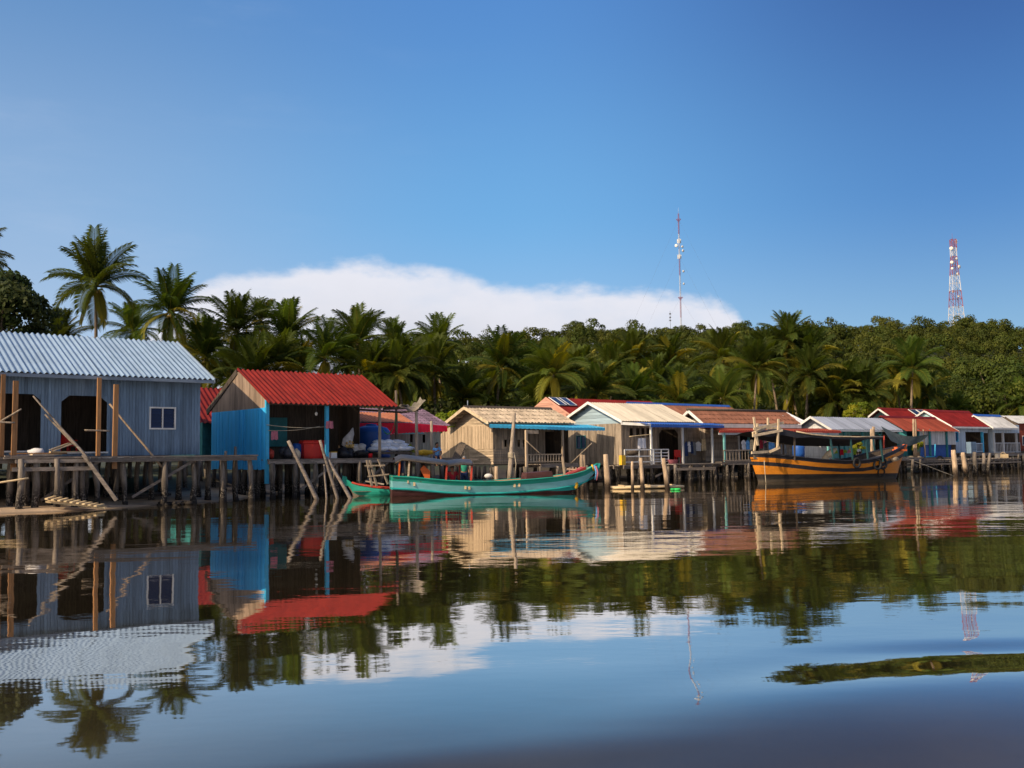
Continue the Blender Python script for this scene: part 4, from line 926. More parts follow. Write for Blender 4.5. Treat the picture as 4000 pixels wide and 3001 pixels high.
# ------------------------------------------------------------------ palms, trees and the wood on the hill
def palm_crown(seed, nf=24, yellow=.15):
    r = random.Random(seed); mb = MB(); wind = .10
    for k in range(nf):
        t = k / (nf - 1); azm = k * 2.399 + r.uniform(-.2, .2)
        el0 = R(88 - 118 * t ** 1.35 + r.uniform(-9, 9)); Lf = (3.75 + .35 * math.sin(math.pi * t)) * r.uniform(.86, 1.08)
        if k >= nf - 3: el0 = R(r.uniform(-80, -45)); Lf *= .8
        droop = R(22 + 66 * t + r.uniform(-9, 12)) * (1 if k < nf - 3 else .2); hue = r.uniform(.5, 1) if k >= nf - 3 and r.random() < .6 else 0
        if r.random() < yellow * (.4 + t): hue = r.uniform(.25, .9)
        tint = r.uniform(-1, 1); n = 10; P = [Vector((0, 0, 0))]; D = []; e = el0
        roll = r.uniform(-.5, .5)
        for i in range(n):
            e = el0 - droop * ((i + 1) / n) ** 1.5
            d = Vector((math.cos(azm) * math.cos(e) + wind * (i / n) * .6, math.sin(azm) * math.cos(e), math.sin(e))).normalized(); D.append(d); P.append(P[-1] + d * Lf / n)
        mb.tube(P, [.055 * (1 - .85 * i / n) + .006 for i in range(n + 1)], 3, tint, 0, False, min(1, hue + .35))
        nl = 42
        for j in range(nl):
            q = .13 + .87 * j / (nl - 1); fi = min(n - 1, int(q * n)); fr = q * n - fi; b = P[fi] + D[fi] * (Lf / n) * fr; d = D[fi]
            side = d.cross(Vector((0, 0, 1)))
            if side.length < .15: side = Vector((-math.sin(azm), math.cos(azm), 0))
            side.normalize(); upv = side.cross(d).normalized()
            ll = (.36 + .80 * math.sin(math.pi * min(1, .12 + q * .80)) ** .8) * Lf / 3.6
            for sg in (-1, 1):
                a = side * (sg * math.cos(roll * sg * .4)) + upv * math.sin(roll) * sg
                fw = .45 + .75 * q; dr = r.uniform(.3, .8)
                v1 = (a + d * fw + upv * .18).normalized(); v2 = (a * .8 + d * fw + Vector((0, 0, -dr * 1.5))).normalized()
                p0 = b; p1 = b + v1 * ll * .5; p2 = p1 + v2 * ll * .5; wv = d * .046
                mb.add([p0 - wv * .5, p0 + wv * .5, p1 + wv, p1 - wv, p2], [(0, 1, 2, 3), (3, 2, 4)], tint + r.uniform(-.3, .3), 0, max(0, hue + r.uniform(-.1, .1)) if hue else 0)
    return mb.mesh('crown')
def fruit(seed):
    r = random.Random(seed); mb = MB()
    for k in range(9):
        a = r.uniform(0, 6.28); d = r.uniform(.15, .36); mb.ball((d * math.cos(a), d * math.sin(a), -.25 - r.uniform(0, .3)), (.10, .10, .13), 7, 5)
    for k in range(5):
        a = r.uniform(0, 6.28); mb.tube([(0, 0, -.05), (.3 * math.cos(a), .3 * math.sin(a), .05), (.6 * math.cos(a), .6 * math.sin(a), -.35)], [.025, .02, .012], 5)
    return mb.mesh('coconut_cluster')
CROWNS = []
for k in range(8):
    me = palm_crown(100 + k, 26 + (k % 3) * 3, .06 + .07 * (k % 4)); me.materials.append(MATS['palm_leaf']); CROWNS.append(me)
YOUNG = palm_crown(140, 11, .1); YOUNG.materials.append(MATS['palm_leaf'])
FRUITS = []
for k in range(3):
    me = fruit(k); me.materials.append(MATS['coconut']); FRUITS.append(me)
def palm(u, v, wd, label, group='coconut palms behind the houses', dia=7.2, k=None, nuts=True, Y=None):
    if Y is None:
        Y = FL * dia / wd
        if Y > 108: Y = 104 + (u * 7 % 9); dia = wd * Y / FL
    p = at(u, v, Y); g = gh(p.x, p.y); s = dia / 7.2; kk = rnd.randrange(8) if k is None else k
    lean = Vector((rnd.uniform(-1.1, 1.1), rnd.uniform(-.8, .8), 0)); b = Vector((p.x, p.y, g)) - lean
    r = empty('coconut_palm', label, 'palm tree', (b.x, b.y, g), 0, group); top_ = p - b; top_.z = p.z - g
    mb = MB(); pts = []; rad = []
    for i in range(11):
        t = i / 10; pts.append(Vector((top_.x * t ** 1.6, top_.y * t ** 1.6, top_.z * t - .1 * (1 - t)))); rad.append((.17 - .06 * t + .10 * max(0, .12 - t) / .12) * s)
    mb.tube(pts, rad, 8); mb.build('trunk', 'palm_bark', r)
    c = link('crown', CROWNS[kk], r, top_, (rnd.uniform(-.12, .12), rnd.uniform(-.12, .12), rnd.uniform(0, 6.28))); c.scale = (s, s, s)
    if nuts: f = link('coconut_cluster', FRUITS[kk % 3], r, top_, (0, 0, rnd.uniform(0, 6))); f.scale = (s, s, s)
    return r
PL = [(375, 1120, 390, 'tallest coconut palm, standing alone above the middle of the zinc roof'), (665, 1224, 330, 'coconut palm with windswept crown above the right end of the zinc roof'),
 (925, 1303, 310, 'dark coconut palm directly above the left gable of the bright red roof'), (1129, 1325, 300, 'coconut palm with yellow hanging fronds above the middle of the bright red roof'),
 (1397, 1343, 300, 'coconut palm with orange flower stalk above the right end of the bright red roof'), (1541, 1345, 190, 'smaller thin coconut palm showing just right of the orange stalked palm'),
 (1019, 1255, 190, 'small coconut palm peeking up between two bigger crowns over the red roof'), (1631, 1478, 300, 'low spreading coconut palm above the fishing net and purple tiled roof'),
 (1712, 1362, 250, 'tall slim coconut palm against the cloud, left end of the wooded hill'), (1958, 1440, 300, 'full coconut palm above the ridge of the beige wooden house'),
 (2098, 1449, 210, 'mid sized coconut palm left of the salmon gable, behind the beige house'), (2278, 1490, 260, 'drooping coconut palm right above the solar panels of the salmon house'),
 (2385, 1450, 250, 'dense coconut palm above the left half of the cream roof'), (2482, 1415, 250, 'coconut palm with one pale upright frond above the cream roof ridge'),
 (2611, 1424, 230, 'dark coconut palm just left of the foot of the tall thin mast'), (2830, 1405, 255, 'coconut palm with a long bare pale trunk above the brown roof'),
 (3000, 1404, 240, 'coconut palm with golden fronds above the wooden stern frame of the orange boat'), (3072, 1329, 220, 'tallest coconut palm on the right half, reaching the hill skyline'),
 (3162, 1404, 240, 'dark coconut palm with swept crown in front of the hill right of the skyline palm'), (3091, 1520, 260, 'low coconut palm with long yellow fronds behind the brown and silver roofs'),
 (3288, 1508, 180, 'coconut palm above the bright yellow green shrub behind the silver roof'), (3407, 1523, 190, 'coconut palm leaning left over the silver roof end'),
 (3504, 1520, 210, 'coconut palm with drooping golden fronds above the cyan gable'), (3616, 1543, 190, 'orange fruited coconut palm above the two right solar panels'),
 (3745, 1605, 130, 'small low coconut palm peeking over the large deep red roof'), (3998, 1585, 200, 'coconut palm with arching golden fronds cut by the right edge'),
 (-125, 1020, 330, 'tall coconut palm mostly outside the left edge, one frond showing'), (235, 1345, 260, 'low dark coconut palm beneath the tallest palm, over the zinc roof'),
 (520, 1300, 250, 'shadowed coconut palm between the two tall palms over the zinc roof'), (800, 1370, 260, 'shadowed coconut palm over the gap right of the zinc roof')]
for i, (u, v, wd, lab) in enumerate(PL): palm(u, v, wd, lab, k=i % 8)
YR = empty('young_palm', 'young upright palm without trunk above the ridge of the beige roof', 'palm tree', (0, 0, 0), 0)
p = at(2119, 1545, 96); YR.location = (p.x, p.y, gh(p.x, p.y)); MB().tube([(0, 0, 0), (0, 0, p.z - gh(p.x, p.y))], .12).build('trunk', 'palm_bark', YR); link('crown', YOUNG, YR, (0, 0, p.z - gh(p.x, p.y)))
gr = random.Random(5)
FILL = [(470 + 1130 * (i + .5) / 12, gr.uniform(1400, 1490), gr.uniform(80, 96)) for i in range(12)] + [(1500 + 2080 * (i + gr.random()) / 20, gr.uniform(1440, 1585), gr.uniform(84, 106)) for i in range(20)]
for u, v, Y in FILL:
    if u > 3150: Y = max(Y, 102)
    palm(u, v, 0, 'half hidden coconut palm deep in the dark grove behind the front row', 'half hidden palms in the grove', dia=gr.uniform(5.5, 7), nuts=False, Y=Y)

def leaf_blob(r, cs, n, size, squash=.8, flat=.5):
    """numpy leaf quads scattered on a set of clump spheres -> V, F, tint, hue"""
    rs = np.random.RandomState(r); V = []; T = []; Hh = []
    for (cx, cy, cz, cr) in cs:
        d = rs.normal(size=(n, 3)); d /= np.linalg.norm(d, axis=1)[:, None]; d[:, 2] = np.where(d[:, 2] < -.35, -d[:, 2], d[:, 2])
        rad = cr * rs.uniform(.72, 1.06, (n, 1)); c = d * rad * np.array([1, 1, squash]) + np.array([cx, cy, cz])
        nrm = d + rs.normal(size=(n, 3)) * flat; nrm /= np.linalg.norm(nrm, axis=1)[:, None]
        a = np.cross(nrm, rs.normal(size=(n, 3))); a /= np.linalg.norm(a, axis=1)[:, None]; b = np.cross(nrm, a)
        s = size * rs.uniform(.6, 1.25, (n, 1)); a *= s; b *= s * .62
        V.append(np.stack([c - a, c + b, c + a, c - b], 1).reshape(-1, 3)); ct = rs.uniform(-1, 1)
        T.append(ct * .7 + rs.uniform(-.28, .28, n)); Hh.append(np.clip(rs.uniform(-.4, .6) + rs.uniform(-.08, .08, n), 0, 1))
    V = np.concatenate(V); F = np.arange(len(V)).reshape(-1, 4); return V, F, np.concatenate(T), np.concatenate(Hh)
def tree_cs(r, R0, nc, zb=.55):
    rr = random.Random(r); cs = []
    for k in range(nc):
        a = rr.uniform(0, 6.28); q = math.sqrt(rr.random()) * R0 * .78; z = zb * R0 + rr.uniform(.0, 1.0) * R0 * 1.05 * (1 - (q / R0) ** 2 * .7); cs.append((q * math.cos(a), q * math.sin(a), z, R0 * rr.uniform(.24, .44)))
    return cs
FT = []
for k in range(6):
    cs = tree_cs(k, 2.7, 15 + k, .7); V, F, T, Hh = leaf_blob(k, cs, 84, .165, .85, .24); FT.append((V, F, T, Hh, cs))
TREEM = []
for k, (V, F, T, Hh, cs) in enumerate(FT):
    V, F, T, Hh = leaf_blob(k, cs, 230, .115, .85, .26)
    me = np_mesh('crown', V, F, False, T, Hh); me.materials.append(MATS['tree_leaf'])
    mb = MB(); mb.tube([(0, 0, -1), (.05, .03, 1.2), (0, .1, 3.0)], [.2, .15, .08], 6)
    for c in cs[:6]: mb.tube([(0.03, .03, 1.1), ((c[0]) * .5, c[1] * .5, 1.2 + c[2] * .35), c[:3]], [.09, .06, .03], 5)
    tm = mb.mesh('trunk'); tm.materials.append(MATS['tree_bark']); TREEM.append((me, tm))
# positions on the hill, nearest first
hr = random.Random(21); pos = []
for j in range(9000):
    y = hr.uniform(112, 276); x = hr.uniform(-.40, .60) * y
    if len(pos) > 1500: break
    if math.hypot(x, y) < 100: continue
    sp = 3.1 + (y - 112) * .007
    if any((x - a) ** 2 + (y - b) ** 2 < sp * sp for a, b in pos): continue
    if x / y < -.16 and y > 200: continue
    pos.append((x, y))
def vis(x, y):
    h = gh(x, y); dd = Vector((x, y, h + 5)) - EYE; return h
pos = [(x, y) for x, y in pos if -.13 < x / y < .58 or y < 200]
pos.sort(key=lambda q: q[1]); near = [q for q in pos if q[0] / q[1] > -.1][:300]; ns_ = set(near); far = [q for q in pos if q not in ns_]
print('TREES', len(near), len(far))
protoT = []
for k in range(6):
    r = empty('forest_tree', 'round crowned broadleaf tree in the wood on the hillside', 'tree', (0, 0, 0), 0, 'forest trees on the hillside'); link('trunk', TREEM[k][1], r); link('crown', TREEM[k][0], r); protoT.append(r)
def put_tree(x, y, s, k, first=[0] * 6):
    if not first[k]: first[k] = 1; r = protoT[k]
    else:
        r = protoT[k].copy(); col.objects.link(r)
        for ch in protoT[k].children: c = ch.copy(); col.objects.link(c); c.parent = r
    r.location = (x, y, gh(x, y) - .2); r.rotation_euler = (0, 0, hr.uniform(0, 6.28)); r.scale = (s, s, s * hr.uniform(.9, 1.25)); return r
for x, y in near: put_tree(x, y, hr.choice((.6, .8, 1.0, 1.2, 1.55)) * hr.uniform(.9, 1.1), hr.randrange(6))
VV = []; TT = []; HH = []
for x, y in far:
    V, F, T, Hh, cs = FT[hr.randrange(6)]; a = hr.uniform(0, 6.28); s = hr.choice((.65, .9, 1.05, 1.3)) * hr.uniform(.9, 1.1); ca, sa_ = math.cos(a), math.sin(a)
    W = np.stack([V[:, 0] * ca - V[:, 1] * sa_, V[:, 0] * sa_ + V[:, 1] * ca, V[:, 2] * hr.uniform(.95, 1.3)], -1) * s + np.array([x, y, gh(x, y) - .3]); VV.append(W); TT.append(np.clip(T + hr.uniform(-.8, .8), -1.5, 1.5)); HH.append(np.clip(Hh + hr.uniform(-.3, .3), 0, 1))
V = np.concatenate(VV); me = np_mesh('hillside_wood', V, np.arange(len(V)).reshape(-1, 4), False, np.concatenate(TT), np.concatenate(HH)); me.materials.append(MATS['tree_leaf'])
o = link('hillside_wood', me); tag(o, 'dense mixed wood covering the upper hill to the skyline', 'forest'); o['kind'] = 'stuff'
# a few that stand out on the skyline
for (u, v, Y, s, lab) in ((2240, 1262, 255, 1.25, 'tall open crowned tree standing above the skyline left of the mast'), (3470, 1290, 258, .9, 'small twin topped tree standing alone on the skyline left of the lattice tower'), (3290, 1275, 250, 1.3, 'large rounded tree on the skyline above the silver roof'), (3820, 1285, 250, 1.2, 'large rounded tree on the skyline just right of the lattice tower'), (2870, 1270, 255, 1.3, 'broad tree on the skyline right of the tall thin mast')):
    p = at(u, v, Y); g = gh(p.x, p.y); r = empty('skyline_tree', lab, 'tree', (p.x, p.y, g)); k = hr.randrange(6); hgt = p.z - g
    MB().tube([(0, 0, -1), (.1, 0, hgt * .5), (0, 0, hgt * .8)], [.25, .18, .08]).build('trunk', 'tree_bark', r); c = link('crown', TREEM[k][0], r, (0, 0, max(0, hgt - 4.6 * s))); c.scale = (s, s, s * 1.05)

# dark understorey behind the houses
ur = random.Random(8); cs = []
def street(a, s):                                  # a along, s behind the shoreline
    s0 = float(np.interp(a, sa, ss)) + s; return u_.x * a + w_.x * s0, u_.y * a + w_.y * s0
for k in range(420):
    a = ur.uniform(-8, 105); s = ur.uniform(13, 36) if a > 35 else ur.uniform(13, 26); x, y = street(a, s); h = ur.uniform(.8, 3.4) + .05 * s; cs.append((x, y, gh(x, y) + h * .55, h * .62))
V, F, T, Hh = leaf_blob(77, cs, 110, .26, 1.0, .7); me = np_mesh('undergrowth', V, F, False, T, Hh * .6); me.materials.append(MATS['bush_leaf']); o = link('undergrowth', me); tag(o, 'dark mass of bushes under the palms behind the houses', 'bushes'); o['kind'] = 'stuff'
def broadleaf(name, label, u, v, Y, R0, nc, leaf, m, seed, n=130, cat='tree', hb=None):
    p = at(u, v, Y); g = gh(p.x, p.y); r = empty(name, label, cat, (p.x, p.y, g)); H = p.z - g - R0 * .5
    cs = [(a, b, c + H - R0 * .3, d) for a, b, c, d in tree_cs(seed, R0, nc, .1)]; V, F, T, Hh = leaf_blob(seed, cs, n, leaf); me = np_mesh('crown', V, F, False, T, Hh); me.materials.append(MATS[m]); link('crown', me, r)
    mb = MB(); mb.tube([(0, 0, -.3), (.05 * R0, 0, H * .5), (0, 0, H)], [.09 * R0, .07 * R0, .04 * R0])
    for c in cs[:8]: mb.tube([(0, 0, H * .7), (c[0] * .5, c[1] * .5, (H * .7 + c[2]) / 2 + .2), c[:3]], [.035 * R0, .025 * R0, .01 * R0], 5)
    mb.build('trunk', 'tree_bark', r); return r
broadleaf('broadleaf_tree', 'big dark broadleaf tree above the zinc roof at the left edge', 5, 1150, 62, 3.3, 30, .17, 'dark_leaf', 3, 200)
broadleaf('broadleaf_tree', 'dark bushy tree low behind the left end of the zinc roof', 100, 1300, 66, 1.9, 16, .16, 'dark_leaf', 4)
broadleaf('flowering_shrub', 'bright yellow green shrub behind the silver roof', 3335, 1612, 88, 1.3, 14, .13, 'bright_leaf', 5, 90, 'shrub')
broadleaf('flowering_shrub', 'taller yellow green shrub with loose top behind the silver roof', 3362, 1578, 90, 1.0, 10, .12, 'bright_leaf', 6, 70, 'shrub')
broadleaf('leafy_bush', 'pale green bush between the purple roof and the beige house', 1760, 1640, 68, 1.5, 12, .14, 'bright_leaf', 7, 80, 'bush')
broadleaf('potted_bush', 'small bright green bush on the deck by the grey sage wall', 1588, 1752, 49.5, .45, 8, .05, 'bright_leaf', 8, 70, 'plant')
broadleaf('climbing_plant', 'tall green climbing plant hanging beside the teal wall right of the orange boat', 3588, 1735, 77.3, .62, 12, .07, 'bright_leaf', 9, 80, 'plant')
broadleaf('potted_bush', 'green bush on the deck seen under the tarp of the orange boat', 3350, 1742, 68.5, .55, 9, .07, 'bright_leaf', 10, 80, 'plant')

# ------------------------------------------------------------------ masts
def dish(parent, c, d, r, name='dish', m='dish_white'):
    c = Vector(c); d = Vector(d).normalized(); a = d.cross(Vector((0, 0, 1))).normalized(); b = a.cross(d); mb = MB(); P = []
    for rr, dd in ((.05, -.0), (r, .12 * r), (r, .5 * r), (r * .98, .62 * r), (r * .6, .72 * r), (.02, .75 * r)): P.append([c + d * dd + (a * math.cos(2 * math.pi * k / 14) + b * math.sin(2 * math.pi * k / 14)) * rr for k in range(14)])
    mb.grid(P, 0, 0, True, True); mb.tube([c - d * r * .9, c], .06, 5); return mb.build(name, m, parent)
MY = 300; p = at(2663, 1368, MY); g0 = gh(p.x, p.y); mt = at(2638, 860, MY); Hm = mt.z - g0 + 3
mr = empty('guyed_mast', 'very tall thin red and white guyed mast on the hill', 'mast', (p.x, p.y, g0 - .5)); zt = Hm
def zof(v): return at(2650, v, MY).z - g0 + .5
bands = [(0, zof(1240), 'tower_white'), (zof(1240), zof(1160), 'tower_red'), (zof(1160), zof(1076), 'tower_white'), (zof(1076), zof(1010), 'tower_red'), (zof(1010), zof(914), 'tower_white'), (zof(914), zof(834), 'tower_red')]
bands[0] = (zof(1365) - 2, zof(1290), 'tower_red'); bands.insert(1, (zof(1290), zof(1240), 'tower_white')); bands.insert(0, (0, zof(1365) - 2, 'tower_white'))
for z0, z1, m in bands:
    mb = MB(); rr = .21
    C3 = [(rr * math.cos(a), rr * math.sin(a)) for a in (0.3, 2.39, 4.49)]
    for x, y in C3: mb.bar((x, y, z0), (x, y, z1), .06)
    n = max(2, int((z1 - z0) / .7))
    for i in range(n):
        za = z0 + (z1 - z0) * i / n; zb = z0 + (z1 - z0) * (i + 1) / n
        for j in range(3):
            a, b = C3[j], C3[(j + 1) % 3]; mb.bar((*a, za), (*b, zb), .028); mb.bar((*a, za), (*b, za), .028)
    mb.build('mast_section', m, mr)
MB().tube([(0, 0, zof(834)), (0, 0, zof(812))], [.04, .015], 5).build('spike', 'tower_white', mr)
for v in (857, 1162): 
    mb = MB()
    for j in range(6): a = j * math.pi / 3; mb.bar((.2 * math.cos(a), .2 * math.sin(a), zof(v + 8)), (.75 * math.cos(a), .75 * math.sin(a), zof(v)), .07); mb.bar((.75 * math.cos(a), .75 * math.sin(a), zof(v)), (.75 * math.cos(a + 1.05), .75 * math.sin(a + 1.05), zof(v)), .06)
    mb.build('guy_ring', 'tower_red', mr)
for v in (942, 1003):
    for j in range(3): a = j * 2.09 + .4; MB().box((.5 * math.cos(a) - .14, .5 * math.sin(a) - .1, zof(v + 8)), (.5 * math.cos(a) + .14, .5 * math.sin(a) + .1, zof(v - 8))).build('panel_antenna', 'dish_white', mr)
for du, v, r in ((-10, 961, .5), (10, 965, .38), (12, 981, .42), (12, 1061, .38), (12, 1110, .33)): dish(mr, (du * .085, -.2, zof(v)), (du * .06, -1, 0), r)
for zg_, rad in ((zof(857), 26), (zof(1003), 20), (zof(1162), 14)):
    for a in (.35, 2.45, 4.54): MB().tube([(0, 0, zg_), (rad * math.cos(a), rad * math.sin(a), 0)], .013, 3).build('guy_wire', 'wire', mr)
p2 = at(2620, 1330, 285); r2 = empty('aerial_pole', 'thin short aerial pole on the hill just left of the tall mast', 'mast', (p2.x, p2.y, gh(p2.x, p2.y))); hz = at(2620, 1215, 285).z - gh(p2.x, p2.y)
MB().tube([(0, 0, 0), (0, 0, hz)], [.09, .04], 5).build('pole', 'wire', r2)
for q in (.80, .86, .93): MB().box((-.25, -.1, hz * q), (.25, .1, hz * q + .35)).build('aerial', 'wire', r2)
p3 = at(2694, 1385, 292); sh = empty('equipment_shed', 'small white shed among the trees at the foot of the tall mast', 'shed', (p3.x, p3.y, 0)); zs_ = p3.z
MB().box((-2.0, 0, zs_ - 6), (1.8, 2.5, zs_ + 1.2)).build('wall', 'white_board', sh); MB().prism([(-2.4, -.3, zs_ + 1.22), (2.2, -.3, zs_ + 1.22), (2.2, 2.8, zs_ + 1.6), (-2.4, 2.8, zs_ + 1.6)], (0, 0, .08)).build('roof', 'grey_trim', sh)
TY = 330; pb = at(3738, 1292, TY); g1 = gh(pb.x, pb.y); tr = empty('lattice_tower', 'red and white lattice radio tower with round dishes on the hilltop', 'tower', (pb.x, pb.y, g1 - 1))
def zt_(v): return at(3732, v, TY).z - g1 + 1
vb = [1300, 1288, 1200, 1137, 1077, 1003, 970, 936]; cl = ['tower_white', 'tower_white', 'tower_red', 'tower_white', 'tower_red', 'tower_white', 'tower_red']; zmax = zt_(936); zb0 = zt_(1288)
def hw(z): return max(.75, 2.05 - 1.3 * (z - zb0) / (zt_(1003) - zb0)) 
zs2 = [0] + [zt_(v) for v in vb[1:]]
zs2[0] = min(0, zs2[1] - 6)
for i in range(7):
    z0, z1 = zs2[i], zs2[i + 1]; mb = MB(); n = max(1, round((z1 - z0) / 2.6))
    for j in range(n):
        a, b = z0 + (z1 - z0) * j / n, z0 + (z1 - z0) * (j + 1) / n; ha, hb_ = hw(a), hw(b); cr = [(-1, -1), (1, -1), (1, 1), (-1, 1)]
        for q in range(4):
            c, d = cr[q], cr[(q + 1) % 4]; mb.bar((c[0] * ha, c[1] * ha, a), (c[0] * hb_, c[1] * hb_, b), .15)
            mb.bar((c[0] * ha, c[1] * ha, a), (d[0] * hb_, d[1] * hb_, b), .065); mb.bar((d[0] * ha, d[1] * ha, a), (c[0] * hb_, c[1] * hb_, b), .065); mb.bar((c[0] * hb_, c[1] * hb_, b), (d[0] * hb_, d[1] * hb_, b), .10)
    mb.bar((0, 0, z0), (0, 0, z1), .11); mb.build('tower_section', cl[i], tr)
MB().tube([(-.2, 0, zmax), (-.2, 0, zt_(912))], [.06, .02], 5).build('spike', 'tower_red', tr)
for du, v, r in ((-12, 973, .62), (-12, 1027, .55), (-12, 1051, .42), (-14, 1141, .42), (14, 1045, .6), (7, 1072, .42), (6, 1013, .42), (5, 1160, .38)): dish(tr, (du * .085 + (.2 if v > 1100 else 0), -.8, zt_(v)), (du * .05, -1, 0), r)
for dx in (.9, 1.25): MB().box((dx - .08, -.2, zt_(952)), (dx + .1, .1, zt_(938))).build('panel_antenna', 'dish_white', tr)
MB().box((1.0, -.2, zt_(980)), (1.2, .1, zt_(962))).build('panel_antenna', 'tower_red', tr)
# ------------------------------------------------------------------ boats
def interp(pts, x): return float(np.interp(x, [p[0] for p in pts], [p[1] for p in pts]))
class Boat:
    """hull lofted from measured sheer points; near side lies about the local plane y=0"""
    def __init__(s, name, label, u0, Y0, deg, sheer, bow, stem, beam, stern_x, keel=-.35, flare=.42, transom=.8, rake=0):
        s.rake = rake
        s.f = Frame(u0, Y0, deg); s.B = beam; s.yc = beam / 2
        s.root = empty(name, label, 'boat', (s.f.O.x, s.f.O.y, 0), s.f.a)
        s.sh = [s.f.front(u, v, .05) for u, v in sheer]; s.xb, s.zb = s.f.front(bow[0], bow[1], s.yc); s.xs = s.f.front(stem[0], stem[1], s.yc)[0]
        s.x0 = stern_x; s.sh.append((s.xb, s.zb)); s.keel = keel; s.fl = flare; s.tr = transom
        print('BOAT', name, 'x %.1f..%.1f' % (s.x0, s.xb), [('%.1f' % a, '%.2f' % b) for a, b in s.sh])
    def half(s, x):
        t = (x - s.x0) / (s.xb - s.x0)
        b = s.tr + (1 - s.tr) * math.sin(min(1, t / .45) * math.pi / 2) ** (.6 if s.rake else 1) if t < .45 else max(0.0, 1 - ((t - .45) / .55) ** 2.6)
        return max(.02, b) * s.B / 2
    def z(s, x): return interp(s.sh, x)
    def kz(s, x):
        L = s.xb - s.x0; e_ = .04 if s.rake else .22; t = (x - (s.xs - e_ * L)) / (s.xb - s.xs + e_ * L)
        return s.keel + (s.zb - .25 - s.keel) * max(0, t) ** (1.3 if s.rake else 2.2)
    def sec(s, x, z, inset=0):
        k, t = s.kz(x), s.z(x); h = min(1, max(0, (z - k) / max(.01, t - k))); return max(.0, s.half(x) * h ** s.fl - inset)
    def hull(s, bands, mats, fn, zc):
        """bands: offsets below the sheer; then spread to the keel. fn(x, row, z) -> material slot"""
        n = 60; xs = [s.x0 + (s.xb - s.x0) * (i / n) for i in range(n + 1)]; mb = MB(); rows = []
        for x in xs:
            zt, k = s.z(x), s.kz(x); zz = [max(k, zt - o) for o in bands]; zz.append(max(k, min(zz[-1], zc(x)))); last = zz[-1]
            zz += [last + (k - last) * j / 4 for j in range(1, 5)]; rows.append(zz)
        nr = len(rows[0]); rk = lambda x, z: x + s.rake * (s.z(x) - z) * max(0, 1 - (x - s.x0) / 2.5)
        for sg in (-1, 1):
            for i in range(n):
                for j in range(nr - 1):
                    a = [(xs[i], rows[i][j]), (xs[i + 1], rows[i + 1][j]), (xs[i + 1], rows[i + 1][j + 1]), (xs[i], rows[i][j + 1])]
                    P = [(rk(x, z), s.yc + sg * s.sec(x, z), z) for x, z in a]
                    mb.add(P if sg < 0 else P[::-1], [(0, 1, 2, 3)], 0, fn((xs[i] + xs[i + 1]) / 2, j, (a[0][1] + a[3][1]) / 2), 0, True)
        k0 = rows[0]; P = [(rk(s.x0, z), s.yc - s.sec(s.x0, z), z) for z in k0] + [(rk(s.x0, z), s.yc + s.sec(s.x0, z), z) for z in k0[::-1]]
        for j in range(nr - 1): mb.add([P[j], P[j + 1], P[2 * nr - 2 - j], P[2 * nr - 1 - j]], [(0, 1, 2, 3)], 0, fn(s.x0, j, k0[j]))
        o = mb.build('hull', mats, s.root); return o
    def inside(s, m, depth=.35, name='inner_hull', fm='deck_wood'):
        n = 30; xs = [s.x0 + .05 + (s.xb - s.x0 - .3) * i / n for i in range(n + 1)]; mb = MB()
        for sg in (-1, 1): mb.grid([[(x, s.yc + sg * s.sec(x, s.z(x) - d, .05), s.z(x) - d) for x in xs] for d in (.0, depth)])
        mb.build(name, m, s.root); fl = MB(); fl.grid([[(x, s.yc + sg * s.sec(x, s.z(x) - depth, .05), s.z(x) - depth) for x in xs] for sg in (-1, 1)]); fl.build('floor', fm, s.root)
    def gunwale(s, m, w=.09, h=.06, off=0):
        n = 40; mb = MB(); xs = [s.x0 + (s.xb - s.x0) * i / n for i in range(n + 1)]
        for sg in (-1, 1):
            P = []
            for a, b in ((-.02, 0), (w - .02, 0), (w - .02, h), (-.02, h)): P.append([(x, s.yc + sg * (max(0, s.sec(x, s.z(x) - off)) - w / 2 + a + .02), s.z(x) - off + b - h * .4) for x in xs])
            P.append(P[0]); mb.grid(P, 0)
        return mb.build('gunwale', m, s.root)
    def w(s, x, y, z): return s.f.wor(x, y, z)

G1 = Boat('fishing_boat', 'long teal and pale blue wooden boat with dark arched canopy in the foreground', 1548, 43.3, 12,
          [(1530, 1862), (1600, 1865), (1745, 1878), (1853, 1882), (1962, 1881), (2070, 1874), (2179, 1865), (2251, 1854), (2305, 1840)], (2334, 1812), (2287, 1932), 1.9, -.15, -.3, .40, .86)
gz = G1.xs
def gm_(x, j, z):
    if j < 3: return j
    return 2 if j == 3 and x > gz - 4.2 else 3
G1.hull([0, .20, .48, .58], ['boat_green', 'boat_blue', 'boat_teal', 'boat_maroon'], gm_, lambda x: .13 + .03 * math.sin(x * 2.3)); G1.gunwale('boat_green'); G1.inside('orange_paint')
G1.gunwale('boat_teal', .07, .07, .53).name = 'rub_rail'
xa, za = G1.f.front(2300, 1843, G1.yc); MB().prism([(xa - .1, G1.yc - .06, G1.z(xa) - .25), (G1.xb + .02, G1.yc - .06, G1.zb - .4), (G1.xb + .12, G1.yc - .06, G1.zb + .02), (G1.xb - .22, G1.yc - .06, G1.zb - .05)], (0, .12, 0)).build('stem_post', 'boat_teal', G1.root)
for u, v in ((1820, 1903), (1835, 1905), (2012, 1895), (2030, 1893), (1620, 1890)):
    x, z = G1.f.front(u, v, 0); y = G1.yc - G1.sec(x, z); MB().box((x - .045, y - .02, z - .1), (x + .045, y + .03, z + .09)).build('hull_patch', 'bamboo', G1.root)
x, z = G1.f.front(2260, 1896, .25); MB().ball((x, G1.yc - G1.sec(x, z) - .01, z), (.11, .05, .18), 10, 8).build('bow_eye', 'yellow_paint', G1.root)
